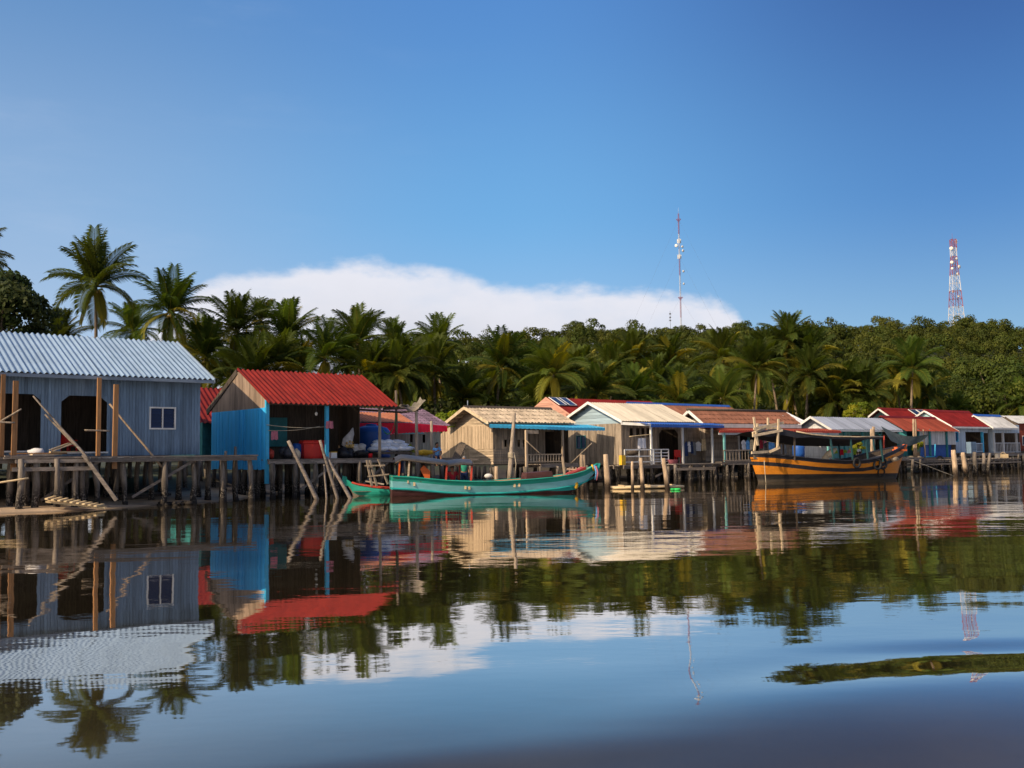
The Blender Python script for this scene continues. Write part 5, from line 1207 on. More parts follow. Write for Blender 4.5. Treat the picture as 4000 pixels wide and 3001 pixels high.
def canopy_pts(f, y0, y1, pts, arch=.14):
    P = []
    for j in range(9):
        t = j / 8; P.append([(f.front(u, v, y0)[0], y0 + (y1 - y0) * t, f.front(u, v, y0)[1] + arch * math.sin(math.pi * t) + .012 * math.sin(7 * t + u)) for u, v in pts])
    return P
cpts = [(1545, 1800), (1570, 1788), (1600, 1790), (1650, 1797), (1700, 1803), (1748, 1808), (1752, 1812), (1800, 1806), (1846, 1808)]
mb = MB(); P = canopy_pts(G1.f, .1, 1.8, cpts); mb.grid(P); low = [(p[0], p[1] - .02, p[2] - .10) for p in P[0]]; mb.grid([P[0], low]); cn = mb.build('canopy', 'grey_tarp', G1.root)
mb = MB().tube(low, .035, 6); mb.build('canopy_pole', 'dark_wood', cn)
for u, v0, v1, m in ((1744, 1810, 1878, 'red_paint'), (1842, 1810, 1880, 'red_paint'), (1795, 1812, 1870, 'red_paint'), (1597, 1798, 1866, 'beige_plank'), (1560, 1800, 1860, 'orange_paint')):
    yy = .18 if u in (1744, 1842, 1597) else 1.65; x0, z0 = G1.f.front(u - 4, v1, yy); x1, z1 = G1.f.front(u + 2, v0, yy); MB().bar((x0, yy, z0 - .25), (x1, yy, z1), .07).build('post', m, G1.root)
x0, z0 = G1.f.front(1670, 1872, .5); x1, z1 = G1.f.front(1655, 1820, .5); mb = MB()
mb.prism([(x0 - .05, .5, z0 - .1), (x0 + .1, .5, z0 - .1), (x0 + .12, .5, z0 + .35), (x1 - .0, .5, z1 + .02), (x1 - .16, .5, z0 + .45)], (0, .05, 0)); o = mb.build('rudder_blade', 'orange_paint', None, G1.f.O, (0, 0, G1.f.a)); tag(o, 'orange paddle blade standing upright in the stern of the teal boat', 'paddle')
bx = [G1.f.front(u, 1860, .9)[0] for u in (2040, 2158)]; zz = G1.f.front(2100, 1845, .9)[1]; mb = MB(); mb.prism([(bx[0], .4, G1.z(bx[0]) - .3), (bx[0] + .12, .4, zz - .02), (bx[1] - .15, .4, zz + .05), (bx[1], .4, G1.z(bx[1]) - .3)], (0, 1.1, 0)); mb.build('engine_cover', 'boat_maroon', G1.root)
bw = [G1.f.front(u, 1850, .9)[0] for u in (2172, 2300)]; mb = MB(); mb.prism([(bw[0], .35, G1.z(bw[0]) - .2), (bw[0] + .5, .35, G1.z(bw[0]) + .12), (bw[1] - .2, .75, G1.z(bw[1]) + .08), (bw[1], .8, G1.z(bw[1]) - .2)], (0, .9, 0)); mb.build('fore_deck', 'red_paint', G1.root)
for u in (2205, 2213): 
    pass
x0, z0 = G1.f.front(2208, 1862, .5); x1, z1 = G1.f.front(2196, 1784, .5); MB().bar((x0, .5, z0 - .2), (x1, .5, z1), .085).build('bow_post', 'beige_wood', G1.root)
mb = MB()
for u in (2225, 2238, 2250, 2262): x, z = G1.f.front(u, 1845, 1.2); mb.bar((x, 1.2, z - .15), (x, 1.2, z + .22), .07, .03)
x0, z0 = G1.f.front(2215, 1832, 1.2); x1, z1 = G1.f.front(2278, 1838, 1.2); mb.bar((x0, 1.2, z0), (x1, 1.2, z1), .07); mb.build('bow_rack', 'beige_plank', G1.root)
for k, (m, du) in enumerate((('pink_cloth', 0), ('sky_cloth', -6), ('yellow_paint', -14))):
    x, z = G1.f.front(2326 + du, 1830 - k * 3, G1.yc - .1); mb = MB(); mb.tube([(x, G1.yc - .12, z + .1), (x + .08, G1.yc - .2, z - .2), (x + .03, G1.yc - .16, z - .55 if k < 2 else z - .1)], [.05, .045, .02], 6); mb.build('bow_ribbon', m, G1.root)
# smaller green boat behind its stern
G2 = Boat('rowing_boat', 'small green boat with red gunwale and raised bow, half hidden behind the teal boat', 1352, 44.6, 6, [(1352, 1884), (1400, 1892), (1460, 1902), (1540, 1912), (1700, 1915)], (1800, 1905), (1780, 1940), 1.2, 0, -.25, .5, .3)
def g2z(x): return interp([(0, .78), (.15, .62), (.5, .50), (1.2, .38), (2.2, .28), (4, .27), (5.2, .35)], x)
n = 26; Lb = 4.6; xs2 = [-.12 + Lb * i / n for i in range(n + 1)]
def g2h(x): t = (x + .12) / Lb; return max(.03, .55 * min(1, (t / .35)) ** .6 * (1 if t < .8 else 1 - ((t - .8) / .2) ** 2 * .6))
mb = MB()
for sg in (-1, 1):
    rows = []
    for q in range(7):
        r = []
        for x in xs2: zt = g2z(x); k = -.2 + .55 * max(0, 1 - (x + .12) / .8) ** 2; z = zt + (k - zt) * q / 6; r.append((x + (.22 * q / 6 if x < .3 else 0) * (1 - max(0, x) / .3 if x > 0 else 1), .6 + sg * g2h(x) * (1 - (q / 6) ** 2.5 * .75), z))
        rows.append(r)
    for i in range(6):
        for j in range(n): P = [rows[i][j], rows[i][j + 1], rows[i + 1][j + 1], rows[i + 1][j]]; mb.add(P if sg < 0 else P[::-1], [(0, 1, 2, 3)], 0, 0 if i < 4 else 1, 0, True)
mb.build('hull', ['boat_green', 'hull_pale'], G2.root)
mb = MB()
for sg in (-1, 1): mb.tube([(x, .6 + sg * g2h(x), g2z(x) + .02) for x in xs2[2:]], .045, 6)
mb.build('gunwale', 'red_paint', G2.root); MB().prism([(-.22, .54, .5), (.05, .54, .45), (.0, .54, .86), (-.2, .54, .92)], (0, .12, 0)).build('stem_post', 'boat_green', G2.root)
MB().box((.3, .15, .2), (4.0, 1.05, .22)).build('floor', 'deck_wood', G2.root)

OB = Boat('trawler', 'large mustard yellow wooden fishing boat with black stripes, tyres and black tarp roof', 3008, 56.6, 24,
          [(2994, 1773), (3050, 1777), (3120, 1785), (3200, 1795), (3302, 1801), (3380, 1799), (3440, 1790), (3490, 1772)], (3535, 1739), (3502, 1872), 2.9, -.25, -.35, .34, .10, rake=.34)
def om_(x, j, z):
    return (0, 1, 0, 1, 2)[min(j, 4)]
OB.hull([0, .19, .44, .66], ['black_paint', 'mustard', 'hull_black'], om_, lambda x: .46 - .012 * x); OB.gunwale('black_paint', .12, .08); OB.inside('dark_wood', .3)
xb_, zb_ = OB.xb, OB.zb
MB().prism([(xb_ - .28, OB.yc - .09, zb_ - .12), (xb_ + .02, OB.yc - .09, zb_ - .3), (xb_ + .1, OB.yc - .09, zb_ + .03), (xb_ - .1, OB.yc - .09, zb_ + .05)], (0, .18, 0)).build('stem_post', 'orange_paint', OB.root)
MB().box((xb_ - .75, OB.yc - .45, zb_ - .38), (xb_ - .3, OB.yc + .45, zb_ - .26)).build('bow_block', 'orange_paint', OB.root)
x, z = OB.f.front(3500, 1752, OB.yc); MB().tube([(x, OB.yc, z - .5), (x, OB.yc, z + .08), (x + .02, OB.yc, z + .12)], [.12, .12, .06]).build('bollard', 'orange_paint', OB.root)
# tarp
tp = [(2968, 1690), (3000, 1684), (3055, 1676), (3110, 1688), (3170, 1700), (3250, 1707), (3340, 1709), (3446, 1708)]
yt0, yt1 = .15, OB.B - .15; mb = MB(); P = []
for j in range(7):
    t = j / 6; P.append([(OB.f.front(u, v, yt0)[0], yt0 + (yt1 - yt0) * t, OB.f.front(u, v, yt0)[1] + .16 * math.sin(math.pi * t) - .5 * t * (1 if i > 1 else .4) - .05 * math.sin(i * 2.2) * math.sin(math.pi * t)) for i, (u, v) in enumerate(tp)])
mb.grid(P); dr_ = [(p[0], p[1] - .01, p[2] - (.34 if 0 < i < 4 else .12)) for i, p in enumerate(P[0])]; mb.grid([P[0], dr_]); tarp = mb.build('tarp', 'black_tarp', OB.root)
mb = MB(); mb.tube([Vector(p) + Vector((0, -.03, .03)) for p in P[0][3:]], .045, 6); mb.tube([Vector(p) + Vector((0, .03, .03)) for p in P[-1][3:]], .045, 6); mb.build('roof_pole', 'pale_timber', OB.root)
for u0_, v0, u1_, v1, yy in ((3258, 1798, 3243, 1712, .2), (3333, 1800, 3322, 1712, .2), (3392, 1799, 3382, 1712, .2), (3449, 1792, 3438, 1712, .2), (3282, 1790, 3275, 1706, 2.6), (3420, 1785, 3410, 1706, 2.6), (3104, 1785, 3103, 1690, .3), (3060, 1775, 3058, 1690, 2.6)):
    x0, z0 = OB.f.front(u0_, v0, yy); x1, z1 = OB.f.front(u1_, v1, yy); MB().bar((x0, yy, z0 - .2), (x1, yy, z1), .085).build('post', 'slate_teal' if u0_ > 3200 else 'dark_wood', OB.root)
# stern gallows of bare timber
def ob(u, v, y): x, z = OB.f.front(u, v, y); return Vector((x, y, z))
GL = [((2944, 1630), (2960, 1740), 0), ((3000, 1632), (3000, 1700), .9), ((3041, 1637), (3037, 1748), .1), ((2960, 1655), (2946, 1762), .5)]
for a, b, y in GL: MB().bar(ob(*a, y), ob(*b, y), .10).build('gallows_post', 'pale_timber', OB.root)
for a, b, y0, y1 in (((2944, 1676), (3060, 1652), 0, .2), ((2940, 1693), (2990, 1672), .1, .8), ((2990, 1672), (3050, 1672), .8, .8), ((2940, 1703), (3056, 1681), -.05, .1), ((2936, 1769), (3000, 1765), -.1, .1), ((3006, 1766), (3045, 1748), .2, .1)):
    MB().bar(ob(*a, y0), ob(*b, y1), .09, .14).build('gallows_rail', 'pale_timber', OB.root)
ry = OB.yc - .06; rq = lambda u, v: ob(u, v, ry); MB().prism([rq(2985, 1900), rq(2986, 1735), rq(2995, 1730), rq(2998, 1775), rq(3030, 1895)], (0, .12, 0)).build('rudder', 'black_paint', OB.root)
pole('mooring_line', 'pale rope hanging from the stern timber of the mustard boat into the water', OB.w(*ob(2992, 1890, -.1)), OB.w(*ob(2985, 1800, -.1)), .02, .02, 'rope', 'rope')
for k, (u, v, r_, lab) in enumerate(((3340, 1809, .24, 'black tyre hanging by itself amidships on the mustard boat'), (3432, 1814, .27, 'left tyre of the overlapping pair near the bow of the mustard boat'), (3459, 1812, .27, 'right tyre of the overlapping pair near the bow of the mustard boat'), (3460, 1844, .25, 'thin tyre hanging lowest, under the pair near the bow'))):
    x, z = OB.f.front(u, v, .12); y = OB.yc - OB.sec(x, z) - .09; mb = MB(); P = []
    for i in range(19):
        a = 2 * math.pi * i / 18; P.append([(x + math.cos(a) * (r_ + (.075 if k < 3 else .035) * math.cos(b)), y + .07 * math.sin(b), z + math.sin(a) * (r_ * 1.1 + (.075 if k < 3 else .035) * math.cos(b))) for b in [2 * math.pi * q / 8 for q in range(8)]])
    mb.grid(P, 0, 0, True, True); tag(mb.build('tyre', 'rubber', None, OB.f.O, (0, 0, OB.f.a)), lab, 'tyre', 'tyre fenders on the mustard boat')
# heap of nets and cloths aboard
x, z = OB.f.front(3480, 1790, 1.0); mb = MB()
for k in range(12): mb.ball((x + rnd.uniform(-1.4, .2), 1.0 + rnd.uniform(-.4, .6), z - .05 + rnd.uniform(-.05, .06)), (rnd.uniform(.2, .4), .25, rnd.uniform(.08, .16)), 8, 6, noise=.15)
o = mb.build('net_heap', 'net_mesh', None, OB.f.O, (0, 0, OB.f.a)); tag(o, 'pale heap of fishing net in the bow of the mustard boat', 'net')
x, z = OB.f.front(3240, 1770, 1.4); mb = MB(); mb.tube([(x - .5, 1.4, z - .35), (x, 1.4, z - .05), (x + .5, 1.4, z + .25)], [.12, .22, .1], 10); mb.ball((x - .35, 1.35, z - .3), (.25, .2, .2), 8, 6, noise=.1)
tag(mb.build('cloth_bundle', 'pale_timber', None, OB.f.O, (0, 0, OB.f.a)), 'beige cloth bundle under the tarp amidships on the mustard boat', 'bundle')
def hang(name, label, fr, u, v0, v1, y, wpx, m, cat='cloth', group=None, shirt=False):
    x0, z1 = fr.front(u - wpx / 2, v0, y); x1, z0 = fr.front(u + wpx / 2, v1, y); mb = MB(); n = 8; P = []
    if shirt:
        h = z1 - z0; wd = x1 - x0; cx = (x0 + x1) / 2
        for j in range(9):
            t = j / 8; hw_ = wd * (.22 if t < .08 else (.62 if t < .34 else .40)); P.append([(cx + hw_ * (2 * i / n - 1), y + .04 * math.sin(i * 1.9 + j * .3) + .02, z1 - h * t - (.10 * h * abs(2 * i / n - 1) ** 2 if t < .4 else 0)) for i in range(n + 1)])
    else:
        for j in range(5):
            t = j / 4; P.append([(x0 + (x1 - x0) * i / n, y + .035 * math.sin(i * 1.8 + j * .4), z1 - (z1 - z0) * t - .02 * math.sin(i * 1.3)) for i in range(n + 1)])
    mb.grid(P); o = mb.build(name, m, None, fr.O, (0, 0, fr.a)); return tag(o, label, cat, group)
gL = 'small cloths on a line aboard the mustard boat'
for u, v0, v1, m, lab in ((3266, 1758, 1772, 'bright_leafc', 'lime green cloth first on the line aboard the mustard boat'), (3289, 1755, 1778, 'red_cloth', 'red cloth on the line between two green ones aboard the mustard boat'), (3302, 1757, 1770, 'bright_leafc', 'lime green cloth beside the pink one aboard the mustard boat'), (3318, 1757, 1770, 'pink_cloth', 'small pink cloth on the line aboard the mustard boat'), (3338, 1755, 1776, 'bright_leafc', 'largest lime green cloth hung beside the white one aboard the mustard boat'), (3356, 1754, 1764, 'white_cloth', 'white cloth at the right end of the line aboard the mustard boat')):
    if m == 'bright_leafc': mat(m, (.28, .42, .03), var=.1)
    hang('drying_cloth', lab, OB.f, u, v0, v1, 2.2, 14, m, group=gL)

# ------------------------------------------------------------------ mooring posts, poles, raft
def mpost(label, u, v0, v1, Y, r, du=0, m='post_wood', group='bare mooring posts standing in the water'):
    a = at(u + du, v1, Y); b = at(u, v0, Y); a.z = -1.0 if v1 > 1850 else a.z; a.x = at(u + du, v1, Y).x; mb = MB(); d = b - a
    pts = [d * t + Vector((rnd.uniform(-.015, .015), rnd.uniform(-.015, .015), 0)) for t in (0, .3, .5, .7, .88, 1)]
    mb.tube(pts, [r * 1.15, r * 1.1, r * 1.05, r, r * .95, r * .8], 9); o = mb.build('mooring_post', m, None, a); return tag(o, label, 'post', group)
mpost('thick mooring post right behind the raised bow of the teal boat', 2366, 1775, 1911, 50.5, .15, 12)
mpost('slim dark footed mooring post at the left of the bamboo raft', 2469, 1803, 1932, 49, .075, 2)
mpost('straight mooring post standing through the middle of the bamboo raft', 2504, 1789, 1930, 49, .10, 10)
mpost('stout mooring post leaning left at the right part of the raft', 2592, 1790, 1925, 49.5, .12, 24)
mpost('short sunlit mooring post behind the middle of the teal boat', 1940, 1822, 1905, 47.5, .11, 3)
mpost('pale mooring post among the bow timbers of the teal boat', 2272, 1776, 1890, 48, .10, 4)
mpost('grey mooring post just right of the pale one behind the teal bow', 2281, 1778, 1890, 48.8, .09, 3)
mpost('tall pale mooring post in front of the white plank house', 3724, 1758, 1862, 66, .17, 14)
mpost('second pale mooring post right of the tallest one before the white plank house', 3760, 1768, 1850, 68, .15, 14)
mpost('weathered mooring post in front of the blue veranda railing', 3806, 1766, 1850, 69, .14, 4, 'pile_wood')
mpost('curved mooring post leaning right below the grey roofed house', 3868, 1770, 1850, 70, .11, -12, 'pile_wood')
mpost('dark mooring post at the right end of the long walkway', 3842, 1771, 1850, 70, .12, 2, 'pile_wood')
mpost('short pointed stake standing in front of the blue gable', 919, 1745, 1900, 42.6, .07, 2, 'pile_wood', 'stakes before the blue gable')
mpost('stake with flat top at the pier end beside the blue gable', 882, 1762, 1930, 41.6, .07, -4, 'pile_wood', 'stakes before the blue gable')
mpost('red brown twin pole rising through the boat tarp, left one', 3403, 1676, 1800, 64.5, .075, 3, 'post_wood', 'tall poles behind the mustard boat')
mpost('red brown twin pole behind the mustard boat, taller right one with crooked foot', 3412, 1667, 1790, 65, .11, -2, 'post_wood', 'tall poles behind the mustard boat')
mpost('thin red pole behind the bow of the mustard boat', 3453, 1703, 1765, 66, .05, 1, 'red_paint', 'tall poles behind the mustard boat')
mpost('twin pole standing before the rust red roof, left one', 3568, 1637, 1790, 76, .08, 4, 'post_wood', 'tall poles behind the mustard boat')
mpost('twin pole standing before the rust red roof, right one', 3576, 1638, 1790, 76, .07, 4, 'post_wood', 'tall poles behind the mustard boat')
mpost('thin crooked pole standing on the walkway before the white boards', 3607, 1678, 1785, 77, .05, 8, 'post_wood', 'tall poles behind the mustard boat')
pole('tall_mooring_pole', 'tall leaning grey pole with rope in front of the beige house', at(1990, 1880, 46.5), at(2009, 1614, 47.2), .13, .075, 'grey_wood')
mb = MB(); q = at(1997, 1770, 46.7)
for k in range(5): mb.tube([q + Vector((.14 * math.cos(a), .14 * math.sin(a) - .0, -.05 * k + .02 * math.sin(a * 2))) for a in [i * math.pi / 5 for i in range(11)]], .022, 5)
mb.tube([q + Vector((.14, -.05, 0)), q + Vector((.22, -.1, -.5)), q + Vector((.16, -.1, -1.1))], .018, 5); tag(mb.build('rope_coil', 'rope', None), 'pale rope lashed round the tall leaning pole and hanging down', 'rope')
for (u0, v0, u1, v1, Y0, Y1, r_, lab) in ((1252, 1950, 1126, 1722, 42.2, 41.6, .10, 'thick pale pole leaning in the water before the red cooler box'), (1326, 1945, 1250, 1720, 42.5, 42.0, .08, 'upright leaning pole crossing the blue post of the red roofed house'), (1385, 1948, 1275, 1785, 42.5, 42.2, .085, 'pole crossing behind, leaning from the deck edge to the green boat bow'), (1278, 1900, 1266, 1815, 42.9, 42.8, .05, 'thin pole standing beside the crossed leaning poles')):
    a = at(u0, v0, Y0); a.z = min(a.z, -.3); pole('leaning_pole', lab, a, at(u1, v1, Y1), r_, r_ * .75, 'deck_wood', group='poles leaning at the red roofed house')
# bamboo raft and low sandy bar beside it
R0_ = Frame(2397, 49.3, 10); rl = R0_.X(2672); mb = MB()
for k in range(8): mb.tube([(rnd.uniform(-.1, .25), .13 * k, .07), (rl / 2, .13 * k, .09), (rl - rnd.uniform(0, .5), .13 * k, .08)], .065, 7)
for x in (.5, rl * .5, rl - .6): mb.bar((x, -.05, .17), (x, 1.0, .17), .05)
o = mb.build('bamboo_raft', 'bamboo', None, R0_.O, (0, 0, R0_.a)); tag(o, 'flat bamboo raft floating between the mooring posts', 'raft')
mb = MB(); p = on_z(2640, 1915)
for k in range(5): mb.ball((rnd.uniform(-.15, .15), rnd.uniform(-.1, .1), .04), (.13, .1, .06), 7, 5, noise=.2)
mat('green_plastic', (.03, .45, .10), rough=.4, var=.1); tag(mb.build('floating_bag', 'green_plastic', None, p), 'bright green plastic bag floating in front of the raft', 'bag')

# ladder and trestle by the deck of the red roofed house
def lad(label, pts, rungs, Y):
    r = empty('ladder', label, 'ladder', at(pts[0][0][0], pts[0][0][1], Y)); o = r.location.copy()
    for a, b in pts: MB().bar(at(*a, Y) - o, at(*b, Y - .4) - o, .09, .06).build('rail', 'grey_wood', r)
    for a, b in rungs: MB().bar(at(*a, Y - .3) - o, at(*b, Y - .3) - o, .06, .06).build('rung', 'grey_wood', r)
lad('grey wooden ladder leaning at the deck edge beneath the white sacks', [((1433, 1798), (1453, 1900)), ((1445, 1798), (1472, 1900)), ((1478, 1795), (1516, 1892))], [((1424, 1820), (1504, 1818)), ((1436, 1862), (1520, 1853)), ((1428, 1880), (1500, 1892))], 44.6)
# ------------------------------------------------------------------ people
def skin_obj(name, V, E, Rr, m, parent, sub=1):
    me = bpy.data.meshes.new(name + '_cage'); me.from_pydata([tuple(v) for v in V], E, []); ob_ = bpy.data.objects.new(name, me); col.objects.link(ob_)
    sk = ob_.modifiers.new('s', 'SKIN'); sk.use_smooth_shade = True
    for i, r in enumerate(Rr):
        d = me.skin_vertices[0].data[i]; d.radius = r if isinstance(r, tuple) else (r, r); d.use_root = (i == 0)
    ss_ = ob_.modifiers.new('u', 'SUBSURF'); ss_.levels = sub; ss_.render_levels = sub
    dg = bpy.context.evaluated_depsgraph_get(); dg.update(); nm = bpy.data.meshes.new_from_object(ob_.evaluated_get(dg)); nm.name = name
    bpy.data.objects.remove(ob_); bpy.data.meshes.remove(me)
    nm.materials.clear(); nm.materials.append(MATS[m]); return link(name, nm, parent)
def person(label, loc, rz, J, shirt, shorts, hat=None, group=None, hair='hair'):
    """J: joints (x right, y back, z up); front of the figure is -y"""
    r = empty('person', label, 'person', loc, rz, group); V = []; E = []; Rr = []
    def a(p, rad, par=None):
        V.append(Vector(p)); Rr.append(rad); i = len(V) - 1
        if par is not None: E.append((par, i))
        return i
    pel = a(J['pelvis'], (.125, .10)); sp = a(J['spine'], (.12, .09), pel); chs = a(J['chest'], (.145, .10), sp); nk = a(J['neck'], .055, chs)
    hd = Vector(J['head']); up = (hd - Vector(J['neck'])).normalized(); jaw = a(hd - up * .04 + Vector((0, -.012, 0)), (.062, .07), nk); mid = a(hd + up * .05, (.076, .09), jaw); a(hd + up * .13, (.06, .072), mid)
    fwd = Vector(J.get('face', (0, -1, 0))).normalized(); a(hd + up * .025 + fwd * .10, .016, mid)
    side = up.cross(fwd).normalized()
    for sg in (-1, 1): a(hd + up * .03 + side * sg * .088, .018, mid)
    for sd_, sg in (('L', -1), ('R', 1)):
        sh = a(J['sh' + sd_], .058, chs); el_ = a(J['el' + sd_], .042, sh); wr_ = a(J['wr' + sd_], .029, el_); d = (Vector(J['wr' + sd_]) - Vector(J['el' + sd_])).normalized()
        pm = a(Vector(J['wr' + sd_]) + d * .055, (.038, .018), wr_); ac = d.cross(Vector((0, 1, .2))).normalized()
        for k in range(4):
            b0 = Vector(J['wr' + sd_]) + d * .095 + ac * (.03 - .02 * k); f1 = a(b0, .0095, pm); a(b0 + d * (.05 - .008 * abs(k - 1.3)) + Vector((0, -.012, -.01)), .0085, f1)
        t1 = a(Vector(J['wr' + sd_]) + d * .04 + ac * .045, .010, pm); a(Vector(J['wr' + sd_]) + d * .075 + ac * .062, .009, t1)
        hp = a(J['hip' + sd_], .085, pel); kn = a(J['kn' + sd_], .055, hp); ank = a(J['an' + sd_], .036, kn); a(Vector(J['an' + sd_]) + Vector(J.get('toe', (0, -.17, -.04))), .03, ank)
    skin_obj('body', V, E, Rr, 'skin', r)
    S = [J['pelvis'], J['spine'], J['chest'], J['shL'], J['shR'], Vector(J['shL']).lerp(J['elL'], .6), Vector(J['shR']).lerp(J['elR'], .6), Vector(J['chest']).lerp(J['neck'], .6)]
    skin_obj('shirt', S, [(0, 1), (1, 2), (2, 3), (2, 4), (3, 5), (4, 6), (2, 7)], [(.145, .12), (.14, .11), (.165, .12), .075, .075, .062, .062, .07], shirt, r)
    K = [J['pelvis'], J['hipL'], J['hipR'], Vector(J['hipL']).lerp(J['knL'], .8), Vector(J['hipR']).lerp(J['knR'], .8)]
    skin_obj('shorts', K, [(0, 1), (0, 2), (1, 3), (2, 4)], [(.142, .115), .105, .105, .085, .085], shorts, r)
    mb = MB(); c = hd + up * .075 - fwd * .012; P = []
    for i in range(6):
        th = math.pi * .60 * i / 5; P.append([tuple(c + up * .112 * math.cos(th) + (side * math.cos(k * math.pi / 7) * .092 - fwd * math.sin(k * math.pi / 7) * (.105 if math.sin(k * math.pi / 7) > 0 else .075 * (1 if th < 1.0 else .75))) * math.sin(th)) for k in range(14)])
    mb.grid(P, 0, 0, True, True); mb.build('hat' if hat else 'hair', hat or hair, r)
    if hat:
        pass
    e = MB()
    for sg in (-1, 1): e.ball(tuple(hd + up * .05 + fwd * .086 + side * sg * .032), (.011, .008, .008), 8, 6)
    e.build('eyes', 'hair', r); MB().ball(tuple(hd - up * .012 + fwd * .082), (.022, .008, .007), 8, 5).build('mouth', 'maroon_cloth', r)
    return r
ST = dict(pelvis=(0, 0, .88), spine=(0, .01, 1.05), chest=(0, .01, 1.24), neck=(0, 0, 1.40), head=(0, -.02, 1.50), shL=(-.16, 0, 1.33), shR=(.16, 0, 1.33), elL=(-.30, -.10, 1.20), elR=(.22, .03, 1.06),
          wrL=(-.46, -.22, 1.30), wrR=(.24, -.08, .84), hipL=(-.085, 0, .84), hipR=(.085, 0, .84), knL=(-.09, -.03, .46), knR=(.10, -.02, .46), anL=(-.09, .02, .08), anR=(.11, .02, .08), face=(-.6, -.8, -.15))
pz = at(1812, 1786, 46.2); pw = Vector((pz.x, pz.y, pz.z - 1.63)); person('person in green shirt, blue shorts and grey cap standing behind the boat canopy', pw, R(10), ST, 'green_cloth', 'navy_cloth', hat='grey_cloth')
MB_ = MB().box((-1.6, -.5, pw.z - .06), (1.8, .9, pw.z + .0)); o = MB_.build('float_platform', 'deck_wood', None, (pw.x, pw.y, 0), (0, 0, R(14)))
for x in (-1.4, 1.6):
    for y in (-.3, .7): link('stilt', pile_mesh('pile_wood', rnd.randrange(7), pw.z + .04), o, (x, y, 0))
tag(o, 'low plank landing under the standing person behind the teal boat', 'landing')
SB = dict(pelvis=(0, 0, .12), spine=(0, -.03, .30), chest=(0, -.05, .48), neck=(0, -.07, .63), head=(0, -.12, .72), shL=(-.17, -.05, .56), shR=(.17, -.05, .56), elL=(-.26, -.14, .33), elR=(.26, -.14, .33), wrL=(-.16, -.34, .24), wrR=(.16, -.34, .24),
          hipL=(-.10, -.03, .11), hipR=(.10, -.03, .11), knL=(-.22, -.42, .30), knR=(.22, -.42, .30), anL=(-.13, -.56, .0), anR=(.13, -.56, .0), face=(0, -1, -.3))
x, z = G1.f.front(1768, 1880, 1.0); pp = G1.w(x, 1.0, G1.z(x) - .20); person('person in dark red shirt sitting in the teal boat with back turned', pp, G1.f.a + R(175), SB, 'maroon_cloth', 'navy_cloth')
ST2 = dict(pelvis=(0, 0, .10), spine=(0, -.02, .27), chest=(0, -.03, .44), neck=(0, -.05, .58), head=(.0, -.08, .67), shL=(-.15, -.03, .52), shR=(.15, -.03, .52), elL=(-.22, -.16, .32), elR=(.22, -.12, .30), wrL=(-.06, -.30, .40), wrR=(.12, -.32, .18),
           hipL=(-.09, -.03, .09), hipR=(.09, -.03, .09), knL=(-.12, -.40, .12), knR=(.12, -.40, .12), anL=(-.12, -.42, -.28), anR=(.12, -.44, -.28), face=(.5, -.85, -.1))
Yd = 49.5; pd = at(1706, 1790, Yd); person('boy in blue patterned shirt sitting on the deck edge above the boat canopy', Vector((pd.x, pd.y, pd.z - .05)), R(18), ST2, 'sky_cloth', 'navy_cloth')
sdk = empty('side_deck', 'low plank deck between the red roofed house and the beige house where the boy sits', 'deck', (pd.x, pd.y, 0), R(20)); hz_ = pd.z - .06
mb = MB()
for i in range(9): mb.box((-3.2, -.1 + i * .22, hz_ - .05), (2.2 + rnd.uniform(-.1, .1), .1 + i * .22, hz_))
mb.build('deck', 'deck_wood', sdk)
for x in (-3, -2, -1.1, -.2, .8, 1.9):
    for y in (0, 1.6): link('stilt', pile_mesh('pile_wood', rnd.randrange(7), hz_ - .06), sdk, (x, y, 0), (0, 0, rnd.uniform(0, 6)))

# ------------------------------------------------------------------ things on the decks
def onC(u, y): return C.f.wor(C.f.X(u, y), y, C.zf + .01)
# red insulated tank
q = onC(1222, .75); mb = MB(); hT = C.f.front(1222, 1722, .75)[1] - C.zf; n = 8; P = []
for rr, zz in ((.0, 0), (.58, 0), (.60, hT * .12), (.60, hT * .8), (.66, hT * .84), (.66, hT * .93), (.60, hT), (0, hT)): P.append([(rr * math.cos(2 * math.pi * (k + .5) / n), rr * .85 * math.sin(2 * math.pi * (k + .5) / n), zz) for k in range(n)])
mb.grid(P, 0, 0, False, True); tag(mb.build('cooler_box', 'red_plastic', None, q, (0, 0, C.f.a)), 'large red eight sided plastic tank on the deck of the red roofed house', 'tank')
q = C.f.wor(C.f.X(1450, 3.2), 3.2, C.zf); hW = C.f.front(1450, 1662, 3.2)[1] - C.zf; rW = .95
tk = empty('water_tank', 'big dark blue ribbed water tank behind the white sacks', 'tank', q); pr_ = [(0, 0)] + [(rW + (.03 if k % 2 else 0), hW * .82 * k / 14) for k in range(15)] + [(rW * .85, hW * .92), (rW * .35, hW * .99)]
MB().lathe((0, 0, 0), pr_ + [(.0, hW)], 28, 0).build('body', 'blue_plastic', tk); MB().lathe((0, 0, hW * .97), [(0, 0), (.26, 0), (.28, .1), (.0, .14)], 18, 0).build('lid', 'blue_plastic', tk)
sk0 = random.Random(4); n_ = 0
